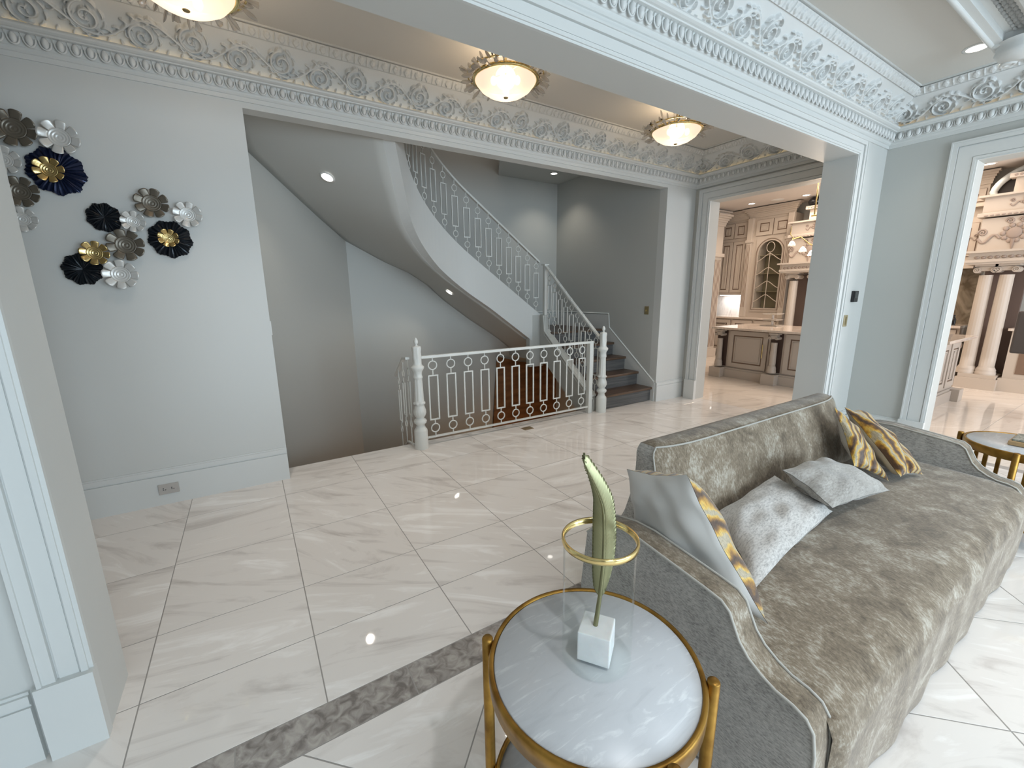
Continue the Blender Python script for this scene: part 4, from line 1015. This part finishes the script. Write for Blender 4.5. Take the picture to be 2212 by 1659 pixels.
cushion('throw_cushion', 'cream flecked cushion slumped flat against the sofa back', [(1.72, 1.02, 0.545), (2.26, 1.02, 0.59), (2.24, 0.74, 0.52), (1.46, 0.67, 0.51)][::-1], 0.13, M['cream'], None, 2, 0.010, crease=0.015)
cushion('throw_cushion', 'small silver grey chenille cushion lying on the cream cushion', [(2.10, 0.92, 0.70), (2.66, 0.97, 0.63), (2.74, 0.67, 0.54), (2.10, 0.70, 0.60)][::-1], 0.15, M['greyfab'], None, 3, 0.008, crease=0.012)
cushion('throw_cushion', 'gold striped plush cushion propped at the right end of the sofa back', [(2.90, 1.05, 0.865), (3.13, 0.99, 0.74), (3.00, 0.73, 0.49), (2.80, 0.88, 0.57)][::-1], 0.10, M['goldfur'], M['satin'], 4, 0.010, crease=0.01)
cushion('throw_cushion', 'gold striped plush cushion tucked behind against the right arm', [(3.16, 1.08, 0.82), (3.45, 1.06, 0.75), (3.24, 0.66, 0.50), (2.99, 0.72, 0.51)][::-1], 0.14, M['goldfur'], M['satin'], 5, 0.012, crease=0.02)

# ------------------------------------------------------------------ kitchen
def panel_door(parent, name, face, a0, a1, z0, z1, c, n, m=None, gz=True, knob=None):
    """door lying in plane x=c (face 'x', spans y) or y=c (face 'y', spans x), facing n"""
    m = m or M['cab']; t_ = parent
    def B(u0, u1, w0, w1, d0, d1):
        return ((c + n * d0, u0, w0), (c + n * d1, u1, w1)) if face == 'x' else ((u0, c + n * d0, w0), (u1, c + n * d1, w1))
    lo, hi = min(a0, a1), max(a0, a1); fw_ = min(0.075, (hi - lo) * 0.22)
    d = MB()
    for q in ((lo, lo + fw_, z0, z1), (hi - fw_, hi, z0, z1), (lo + fw_, hi - fw_, z0, z0 + fw_), (lo + fw_, hi - fw_, z1 - fw_, z1)): d.box(*B(*q, 0.0, 0.022))
    d.box(*B(lo + fw_ + 0.022, hi - fw_ - 0.022, z0 + fw_ + 0.022, z1 - fw_ - 0.022, 0.0, 0.018))
    i1 = fw_ + 0.022 + 0.022
    if hi - lo > 2.4 * i1:
        for q in ((lo + i1, lo + i1 + 0.007, z0 + i1, z1 - i1), (hi - i1 - 0.007, hi - i1, z0 + i1, z1 - i1), (lo + i1, hi - i1, z0 + i1, z0 + i1 + 0.007), (lo + i1, hi - i1, z1 - i1 - 0.007, z1 - i1)): d.box(*B(*q, 0.018, 0.026))
    dd = obj(name, d, m, t_)
    g_ = MB(); g_.box(*B(lo + fw_, hi - fw_, z0 + fw_, z1 - fw_, 0.0, 0.006)); 
    for q in ((lo - 0.006, lo, z0, z1), (hi, hi + 0.006, z0, z1), (lo, hi, z0 - 0.006, z0), (lo, hi, z1, z1 + 0.006)): g_.box(*B(*q, 0.0, 0.004))
    obj('glazed_groove', g_, M['glaze'], dd)
    return dd
def kcrown(face, a0, a1, z, c, n, m=None, nm='cornice', parent=None, dep=0.16, h=0.20):
    mb = MB(); lo, hi = min(a0, a1), max(a0, a1)
    for k in range(6):
        f0 = k / 6; o_ = dep * (f0 ** 1.6) + 0.02
        if face == 'x': mb.box((c, lo - o_, z + h * k / 6), (c + n * o_, hi + o_, z + h * (k + 1) / 6))
        else: mb.box((lo - o_, c, z + h * k / 6), (hi + o_, c + n * o_, z + h * (k + 1) / 6))
    return obj(nm, mb, m or M['cab'], parent)
XF = 10.10
# arched glass cabinet
ac = thing('arched_cabinet', 'cream glazed cabinet with arched glass door on the kitchen wall', 'cabinet', (10.3, 5.3, 0.97))
bd = MB(); bd.box((XF + 0.02, 4.82, 0.97), (10.499, 4.98, 3.2)); bd.box((XF + 0.02, 5.50, 0.97), (10.499, 5.76, 3.2)); bd.box((XF + 0.02, 4.98, 2.70), (10.499, 5.50, 3.2)); bd.box((XF + 0.02, 4.98, 0.97), (10.499, 5.50, 1.18)); bd.box((10.44, 4.98, 1.18), (10.499, 5.5, 2.7))
obj('carcass', bd, M['cab'], ac)
arch = [(5.50, 2.40)] + [(5.24 + 0.26 * math.cos(a), 2.42 + 0.26 * math.sin(a)) for a in [PI * i / 14 for i in range(15)]] + [(4.98, 2.40)]
fr = MB(); cor = [(5.50, 2.71), (4.98, 2.71)]
lefts = arch[1:16]
for i in range(14):
    (y0, z0), (y1, z1) = lefts[i], lefts[i + 1]
    fr.add([(XF, y0, z0), (XF, y1, z1), (XF, y1, 2.71), (XF, y0, 2.71), (XF + 0.05, y0, z0), (XF + 0.05, y1, z1)], [(0, 1, 2, 3), (0, 4, 5, 1)])
fr.box((XF, 5.50, 1.18), (XF + 0.03, 5.56, 2.71)); fr.box((XF, 4.92, 1.18), (XF + 0.03, 4.98, 2.71)); fr.box((XF, 4.92, 1.10), (XF + 0.03, 5.56, 1.18))
fr.tube([(XF - 0.004, 5.50, 1.20)] + [(XF - 0.004, y, z) for y, z in lefts] + [(XF - 0.004, 4.98, 1.20)], 0.010, 6)
dr_ = obj('arched_door', fr, M['cab'], ac)
gl = MB(); gl.tube([(XF - 0.010, 5.535, 1.15)] + [(XF - 0.010, 5.24 + 0.295 * math.cos(a), 2.42 + 0.295 * math.sin(a)) for a in [PI * i / 14 for i in range(15)]] + [(XF - 0.010, 4.945, 1.15), (XF - 0.01, 5.535, 1.15)], 0.006, 5)
obj('glazed_groove', gl, M['glaze'], dr_)
mu = MB(); mu.tube([(XF + 0.005, 5.24, 1.18), (XF + 0.005, 5.24, 2.43)], 0.009, 6)
mu.tube([(XF + 0.005, 5.24 + 0.085 * math.cos(a), 2.53 + 0.11 * math.sin(a)) for a in [2 * PI * i / 18 for i in range(18)]], 0.009, 6, closed=True)
for zz in (2.36, 2.06, 1.76, 1.46): mu.tube([(XF + 0.005, 5.24 + 0.26 * s_, zz - 0.10 * abs(s_) ** 1.3 * (1.4 - 0.4 * abs(s_)) + 0.03 * math.cos(abs(s_) * PI)) for s_ in [k / 6 - 1 for k in range(13)]], 0.009, 6)
obj('glazing_bars', mu, M['cab'], dr_)
obj('glass_pane', MB().add([(XF + 0.02, 4.98, 1.18), (XF + 0.02, 5.50, 1.18), (XF + 0.02, 5.50, 2.5), (XF + 0.02, 5.24, 2.69), (XF + 0.02, 4.98, 2.5)], [(0, 1, 2, 3, 4)]), M['glass'], dr_)
inn = mat('cabinet_interior', (0.23, 0.20, 0.13), 0.5)
obj('interior', bx((10.42, 4.99, 1.19), (10.435, 5.49, 2.69)), inn, ac)
for zz in (1.55, 1.95, 2.35): obj('shelf', bx((XF + 0.06, 4.99, zz), (10.42, 5.49, zz + 0.012)), inn, ac)
panel_door(ac, 'cupboard_door', 'x', 5.24, 5.60, 2.80, 3.14, XF + 0.02, -1); panel_door(ac, 'cupboard_door', 'x', 4.87, 5.22, 2.80, 3.14, XF + 0.02, -1)
for y in (5.72, 4.86):
    p_ = MB().box((XF - 0.05, y - 0.06, 0.97), (XF + 0.05, y + 0.06, 3.2), 0.01); pl = obj('pilaster', p_, M['cab'], ac)
    for k in range(3): obj('flute', bx((XF - 0.053, y - 0.035 + 0.03 * k, 1.2), (XF - 0.048, y - 0.028 + 0.03 * k, 2.62)), M['glaze'], pl)
    obj('capital', MB().box((XF - 0.07, y - 0.08, 2.66), (XF + 0.05, y + 0.08, 2.72), 0.01), M['cab'], pl)
kcrown('x', 4.82, 5.76, 3.2, XF + 0.02, -1, parent=ac)
# corner wall cabinets left of it
wc = thing('wall_cabinet', 'cream glazed corner wall cabinet above the bright marble splashback', 'cabinet', (10.3, 6.1, 1.5))
obj('carcass', bx((XF + 0.04, 5.79, 1.48), (10.499, 6.60, 3.2)), M['cab'], wc)
panel_door(wc, 'cupboard_door', 'x', 5.82, 6.12, 1.54, 2.72, XF + 0.04, -1); panel_door(wc, 'cupboard_door', 'x', 6.14, 6.44, 1.54, 2.72, XF + 0.04, -1)
panel_door(wc, 'cupboard_door', 'x', 5.82, 6.12, 2.80, 3.14, XF + 0.04, -1); panel_door(wc, 'cupboard_door', 'x', 6.14, 6.44, 2.80, 3.14, XF + 0.04, -1)
kcrown('x', 5.82, 6.5, 3.2, XF + 0.04, -1, parent=wc, dep=0.12)
obj('light_strip', bx((10.2, 5.82, 1.47), (10.24, 6.40, 1.478)), M['undercab'], wc)
area('undercabinet_glow', (10.28, 6.1, 1.46), (10.35, 6.1, 1.0), 0.6, 0.1, 3.5, (1, 0.96, 0.92))
tag(obj('splashback', bx((10.46, 5.78, 0.97), (10.499, 6.79, 1.48)), M['splash']), 'white veined marble splashback glowing under the wall cabinet', 'splashback')
# tall cabinets facing -y
tc = thing('tall_cabinet', 'tall cream glazed pantry cabinet with fluted pilaster by the opening', 'cabinet', (9.0, 6.5, 0))
obj('carcass', bx((7.6, 6.27, 0.0), (9.85, 6.795, 3.2)), M['cab'], tc)
for x0 in (7.7, 8.25, 8.8): 
    panel_door(tc, 'cupboard_door', 'y', x0, x0 + 0.5, 2.45, 3.1, 6.27, -1); panel_door(tc, 'cupboard_door', 'y', x0, x0 + 0.5, 1.5, 2.4, 6.27, -1); panel_door(tc, 'cupboard_door', 'y', x0, x0 + 0.5, 0.18, 1.45, 6.27, -1)
pl = obj('pilaster', MB().box((9.42, 6.14, 0.0), (9.72, 6.28, 3.2), 0.01), M['cab'], tc)
for k in range(5): obj('flute', bx((9.46 + 0.05 * k, 6.136, 0.25), (9.475 + 0.05 * k, 6.141, 2.3)), M['glaze'], pl)
obj('capital', MB().box((9.38, 6.10, 2.36), (9.76, 6.28, 2.44), 0.012).box((9.38, 6.10, 0), (9.76, 6.28, 0.2), 0.01), M['cab'], pl)
kcrown('y', 7.6, 9.85, 3.2, 6.27, -1, parent=tc); kcrown('y', 9.42, 9.72, 3.05, 6.14, -1, parent=tc, nm='pilaster_cornice', dep=0.14, h=0.25)
# base cabinets and counter on the far wall
bc = thing('base_cabinet', 'run of cream base cabinets along the kitchen wall under the arched cabinet', 'cabinet', (10.2, 5.3, 0))
obj('carcass', bx((9.92, 4.80, 0.1), (10.499, 6.4, 0.93)), M['cab'], bc)
for k in range(3): panel_door(bc, 'drawer', 'x', 4.85 + 0.52 * k, 5.32 + 0.52 * k, 0.70, 0.90, 9.92, -1); panel_door(bc, 'cupboard_door', 'x', 4.85 + 0.52 * k, 5.32 + 0.52 * k, 0.15, 0.66, 9.92, -1)
tag(obj('countertop', bx((9.86, 4.78, 0.93), (10.499, 6.5, 0.97), 0.006), M['counter']), 'pale stone worktop under the arched cabinet', 'countertop')
bc2 = thing('base_cabinet', 'short cream base cabinet left of the paired columns', 'cabinet', (10.2, 2.6, 0))
obj('carcass', bx((9.95, 1.98, 0.1), (10.499, 3.2, 0.93)), M['cab'], bc2); panel_door(bc2, 'drawer', 'x', 2.02, 2.45, 0.70, 0.90, 9.95, -1); panel_door(bc2, 'drawer', 'x', 2.5, 3.1, 0.70, 0.90, 9.95, -1)
tag(obj('countertop', bx((9.88, 1.97, 0.93), (10.499, 3.22, 0.97), 0.006), M['counter']), 'pale stone worktop left of the paired columns', 'countertop')
tag(obj('splashback', bx((10.46, 1.98, 0.97), (10.499, 3.3, 1.90)), M['brownmarble']), 'olive brown marble splashback behind the paired columns', 'splashback')
bt = MB().lathe([(0.03, 0), (0.032, 0.09), (0.012, 0.13), (0.012, 0.17)], (10.15, 2.12, 0.97), 12); tag(obj('bottle', bt, M['blk']), 'small dark bottle on the far kitchen worktop', 'bottle')
# column and hood units
def ionic(parent, x, y, z0, z1, r, m, lab=None):
    c_ = thing_part = obj('column', MB().lathe([(r * 1.0, z0), (r * 1.0, z0 + 0.02)] + [(r * (1.0 - 0.12 * k / 8), z0 + 0.02 + (z1 - 0.16 - z0 - 0.02) * k / 8) for k in range(9)], (x, y, 0), 48, True, lambda q, z, a: q * (1 - 0.045 * (math.cos(16 * a) > 0.3))), m, parent)
    obj('column_base', MB().lathe([(r * 1.35, z0 - 0.10), (r * 1.35, z0 - 0.06), (r * 1.25, z0 - 0.05), (r * 1.3, z0 - 0.03), (r * 1.2, z0 - 0.01), (r * 1.05, z0 + 0.02)], (x, y, 0), 28), m, c_)
    cp = MB(); cp.box((x - r * 1.3, y - r * 1.4, z1 - 0.03), (x + r * 1.3, y + r * 1.4, z1))
    for sy in (-1, 1):
        cp.tube([(x - r * 1.25, y + sy * r * 1.05, z1 - 0.085), (x + r * 1.2, y + sy * r * 1.05, z1 - 0.085)], 0.045 * r / 0.09, 12)
        cp.tube([(x - r * 1.3, y + sy * r * 1.05 + 0.04 * (1 - a / 12) * math.cos(a) * r / 0.09, z1 - 0.085 + 0.04 * (1 - a / 12) * math.sin(a) * r / 0.09) for a in [i * 0.6 for i in range(19)]], 0.006, 5)
    cp.box((x - r * 1.1, y - r, z1 - 0.10), (x + r * 1.1, y + r, z1 - 0.03), 0.02)
    obj('capital', cp, m, c_)
def swag(parent, x, y, z, s, m, nm='carved_ornament'):
    mb = MB()
    mb.ellipsoid((x, y, z), (0.02, 0.075 * s, 0.075 * s), 14, 8)
    for a_ in range(10):
        a = 2 * PI * a_ / 10; mb.ellipsoid((x, y + 0.105 * s * math.cos(a), z + 0.105 * s * math.sin(a)), (0.018, 0.03 * s, 0.03 * s), 8, 5)
    for sg in (-1, 1):
        mb.tube([(x, y + sg * (0.13 + 0.016 * k) * s, z - 0.06 * s + 0.05 * s * math.sin(k * 0.5)) for k in range(14)], [0.016 * s] * 14, 6)
        mb.tube([(x, y + sg * (0.30 * s) + 0.05 * s * (1 - a / 12) * math.cos(a) * sg, z + 0.03 * s + 0.05 * s * (1 - a / 12) * math.sin(a)) for a in [i * 0.6 for i in range(18)]], 0.011 * s, 6)
        mb.tube([(x, y + sg * 0.06 * s + 0.04 * s * math.cos(a) * (1 - a / 12), z + 0.16 * s + 0.04 * s * math.sin(a) * (1 - a / 12)) for a in [i * 0.6 for i in range(16)]], 0.010 * s, 6)
    mb.tube([(x, y, z - 0.08 * s), (x, y, z - 0.22 * s)], [0.03 * s, 0.006 * s], 6)
    return obj(nm, mb, m, parent)
def band(parent, x, y0, y1, z, h, m, nm='carved_band', pitch=0.07):
    mb = MB(); n = max(1, int(abs(y1 - y0) / pitch))
    for k in range(n):
        y = min(y0, y1) + pitch * (k + 0.5); mb.ellipsoid((x, y, z), (0.012, pitch * 0.40, h * 0.42), 8, 5)
    return obj(nm, mb, m, parent)
def hood_unit(label, ya, yb, cols, loc):
    """ya>yb: left edge to right edge (y falls to the right)"""
    h_ = thing('range_hood_mantel', label, 'range hood', loc)
    c = M['columnstone']
    obj('entablature', MB().box((9.62, yb, 1.96), (10.499, ya, 2.00)).box((9.66, yb, 2.00), (10.499, ya - 0.03, 2.10)).box((9.58, yb, 2.10), (10.499, ya + 0.03, 2.13)).box((9.64, yb, 1.93), (10.499, ya - 0.02, 1.96)), c, h_)
    band(h_, 9.655, ya - 0.04, yb, 2.03, 0.05, M['ornament']); band(h_, 9.61, ya - 0.0, yb, 2.115, 0.035, M['ornament'], pitch=0.05)
    obj('hood_body', MB().box((9.86, yb, 2.13), (10.499, ya - 0.06, 2.62)), c, h_)
    obj('moulding', MB().box((9.80, yb, 2.64), (10.499, ya, 2.70), 0.01), c, h_)
    obj('frieze_box', MB().box((9.86, yb, 2.70), (10.499, ya - 0.04, 2.93)), c, h_)
    obj('upper_shelf', MB().box((9.80, yb, 2.93), (10.499, ya + 0.02, 2.96)), c, h_)
    band(h_, 9.80, ya - 0.02, yb, 2.655, 0.03, M['ornament'], pitch=0.06)
    ym = (ya - 0.06 + yb) / 2
    swag(h_, 9.855, ya - 0.42, 2.38, 1.1, M['ornament']); swag(h_, 9.855, ya - 0.50, 2.83, 0.55, M['ornament'])
    obj('top_box', MB().box((9.96, yb, 2.96), (10.499, ya - 0.30, 3.18)).box((9.90, yb, 3.18), (10.499, ya - 0.24, 3.24)), c, h_); band(h_, 9.90, ya - 0.26, yb, 3.21, 0.04, M['ornament'], pitch=0.05)
    for y in cols: ionic(h_, 9.86, y, 0.33, 1.93, 0.088, c)
    obj('plinth', MB().box((9.70, min(cols) - 0.16, 0.0), (10.499, ya - 0.15, 0.17)).box((9.73, min(cols) - 0.14, 0.17), (10.499, ya - 0.17, 0.23)), M['cab'], h_)
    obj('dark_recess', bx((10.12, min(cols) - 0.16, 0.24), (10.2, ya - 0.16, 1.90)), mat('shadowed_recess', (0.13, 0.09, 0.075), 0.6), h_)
    return h_
hood_unit('carved cream mantel hood with fluted columns seen beside the chandelier', 4.77, 3.45, (4.56, 4.14), (10.1, 4.1, 0))
hood_b = hood_unit('carved cream mantel hood with paired fluted columns in the right doorway', 2.03, 0.40, (1.80, 1.585), (10.1, 1.3, 0))
urn = MB().lathe([(0.05, 0), (0.12, 0.04), (0.15, 0.12), (0.11, 0.20), (0.07, 0.22)], (10.0, 1.50, 3.245), 20); urn.v = [(v[0], v[1], min(v[2], 3.41)) for v in urn.v]
tag(obj('urn', urn, M['blk']), 'black urn on top of the right mantel hood', 'urn')
urn = MB().lathe([(0.05, 0), (0.10, 0.03), (0.12, 0.09), (0.08, 0.15), (0.06, 0.16)], (10.0, 4.42, 3.24), 20)
tag(obj('urn', urn, M['blk']), 'black urn on top of the left mantel hood', 'urn')
nic = hood_b
obj('arch_frame', MB().tube([(10.05, 1.94, 2.97)] + [(10.05, 1.30 + 0.66 * math.cos(a), 2.97 + 0.42 * math.sin(a)) for a in [PI * i / 24 for i in range(1, 24)]] + [(10.05, 0.64, 2.97)], 0.045, 8), mat('grey_arch_plaster', (0.36, 0.38, 0.38), 0.6), nic)
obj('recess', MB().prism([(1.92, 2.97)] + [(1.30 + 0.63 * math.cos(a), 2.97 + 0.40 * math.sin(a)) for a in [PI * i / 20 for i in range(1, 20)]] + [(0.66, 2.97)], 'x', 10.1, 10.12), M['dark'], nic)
up = thing('panelled_upper_wall', 'cream framed wall panel with carved drop left of the right mantel hood', 'wall panel', (10.3, 2.6, 2.0))
obj('panel', bx((10.3, 2.05, 1.90), (10.499, 3.4, 3.2)), M['cab'], up); panel_door(up, 'raised_panel', 'x', 2.08, 2.45, 2.1, 2.62, 10.3, -1); swag(up, 10.27, 2.24, 2.40, 0.5, M['ornament'])
obj('shelf_moulding', bx((10.2, 2.02, 2.86), (10.499, 3.4, 2.91)), M['cab'], up); panel_door(up, 'raised_panel', 'x', 2.08, 2.6, 2.95, 3.14, 10.3, -1)
kcrown('x', 2.05, 3.4, 3.2, 10.3, -1, parent=up, dep=0.10)
rp = obj('base_pier', MB().box((9.86, 0.45, 0.0), (10.48, 1.40, 0.93)).box((9.80, 0.45, 0.0), (10.48, 1.43, 0.20)), M['cab'], hood_b)
obj('fluted_panel', bx((9.852, 1.10, 0.28), (9.862, 1.28, 0.85)), M['glaze'], rp)
obj('stone_slab', bx((9.80, 0.45, 0.93), (10.48, 1.44, 0.97), 0.005), M['counter'], rp)
# island
isl = thing('kitchen_island', 'grey glazed kitchen island with fluted columns and panelled doors', 'kitchen island', (8.0, 3.1, 0))
obj('carcass', MB().box((7.52, 1.66, 0.18), (8.50, 4.60, 0.885)), M['island'], isl)
obj('plinth', MB().box((7.46, 1.62, 0.0), (8.54, 4.66, 0.15)).box((7.48, 1.64, 0.15), (8.52, 4.64, 0.18)), M['island'], isl)
for y in (4.58, 3.62, 2.66, 1.70):
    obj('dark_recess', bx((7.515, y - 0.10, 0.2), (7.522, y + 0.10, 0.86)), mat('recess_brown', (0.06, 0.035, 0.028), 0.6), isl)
    ionic(isl, 7.44, y, 0.30, 0.875, 0.052, M['island'])
    obj('pedestal', MB().box((7.33, y - 0.11, 0.0), (7.55, y + 0.11, 0.18), 0.006), M['island'], isl)
for y0, y1 in ((3.76, 4.44), (2.80, 3.48), (1.84, 2.52)):
    d_ = panel_door(isl, 'cupboard_door', 'x', y0, y1, 0.20, 0.86, 7.52, -1, M['island'])
    obj('handle', MB().tube([(7.47, y0 + 0.06, 0.42), (7.47, y0 + 0.06, 0.66)], 0.008, 6), M['brass'], d_)
for x0, x1 in ((7.62, 8.00), (8.06, 8.44)): panel_door(isl, 'end_panel', 'y', x0, x1, 0.22, 0.84, 1.66, -1, M['island'])
for x in (7.56, 8.46): obj('rosette', MB().ellipsoid((x, 1.65, 0.78), (0.045, 0.02, 0.045), 12, 6), M['glaze'], isl)
obj('end_pedestal', MB().box((8.36, 1.54, 0.0), (8.56, 1.70, 0.17), 0.006), M['island'], isl)
tag(obj('island_countertop', bx((7.34, 1.52, 0.885), (8.62, 4.72, 0.925), 0.010), M['counter']), 'polished pale stone slab on the kitchen island', 'countertop')
tr = thing('tiered_glass_stand', 'stacked clear glass tray stand on the island worktop', 'tray', (8.3, 4.12, 0.925))
for k, (s_, z) in enumerate(((0.15, 0.925), (0.12, 1.03), (0.13, 1.14))):
    obj('tray', bx((8.3 - s_, 4.12 - s_, z), (8.3 + s_, 4.12 + s_, z + 0.02), 0.004), M['crystal'], tr)
    if k < 2: obj('stem', MB().lathe([(0.02, 0.02), (0.02, 0.10)], (8.3, 4.12, z), 10), M['crystal'], tr)
# chandelier
ch = thing('chandelier', 'gold branch chandelier with glass flower shades over the kitchen island', 'chandelier', (8.0, 3.4, 2.2))
obj('rod', MB().tube([(8.0, 3.52, 2.76), (8.0, 3.52, 3.42)], 0.010, 8), M['brass'], ch)
obj('cross_bar', MB().tube([(8.0, 3.56, 2.755), (8.0, 3.0, 2.745)], 0.014, 8), M['brass'], ch)
pts = [(7.98, 3.80 - 0.13 * k, 2.42 - 0.04 * k + 0.06 * math.sin(k * 1.7)) for k in range(7)]
obj('branch', MB().tube(pts + [(8.0, 2.9, 2.6)], 0.009, 6).tube([(7.98, 3.77, 2.42), (7.98, 3.84, 2.50), (7.98, 3.83, 2.62)], 0.006, 6), M['brass'], ch)
for k, (y, z) in enumerate(((3.80, 2.36), (3.62, 2.25), (3.48, 2.18), (3.30, 2.27), (3.12, 2.20))):
    s_ = obj('flower_shade', MB().lathe([(0.012, 0.03), (0.03, 0.01), (0.05, -0.03), (0.055, -0.055)], (7.98, y, z), 10, False, lambda q, zz, a: q * (1 + 0.15 * math.cos(5 * a)), caps=False), M['crystal'], ch)
    obj('bulb', MB().ellipsoid((7.98, y, z - 0.012), (0.03, 0.03, 0.034), 10, 8), M['bulb'], s_)
point('chandelier_glow', (7.95, 3.4, 2.1), 30, (1, 0.80, 0.62), 0.15)
area('kitchen_ceiling_glow', (8.6, 3.2, 3.38), (8.6, 3.2, 0), 2.2, 3.2, 80, (1, 0.83, 0.68))
# bar chair at right edge
bcx = thing('bar_chair', 'dark grey upholstered chair back cut by the right frame edge', 'chair', (8.15, 0.95, 0))
obj('backrest', MB().box((8.12, 0.72, 0.76), (8.20, 1.145, 1.285), 0.025), M['upholst'], bcx)
obj('seat', MB().box((7.85, 0.50, 0.62), (8.2, 0.90, 0.70), 0.025), M['upholst'], bcx)
for x, y in ((7.88, 0.54), (8.17, 0.54), (7.88, 0.84), (8.17, 0.84)): obj('leg', bx((x - 0.015, y - 0.015, 0), (x + 0.015, y + 0.015, 0.62)), M['glaze'], bcx)
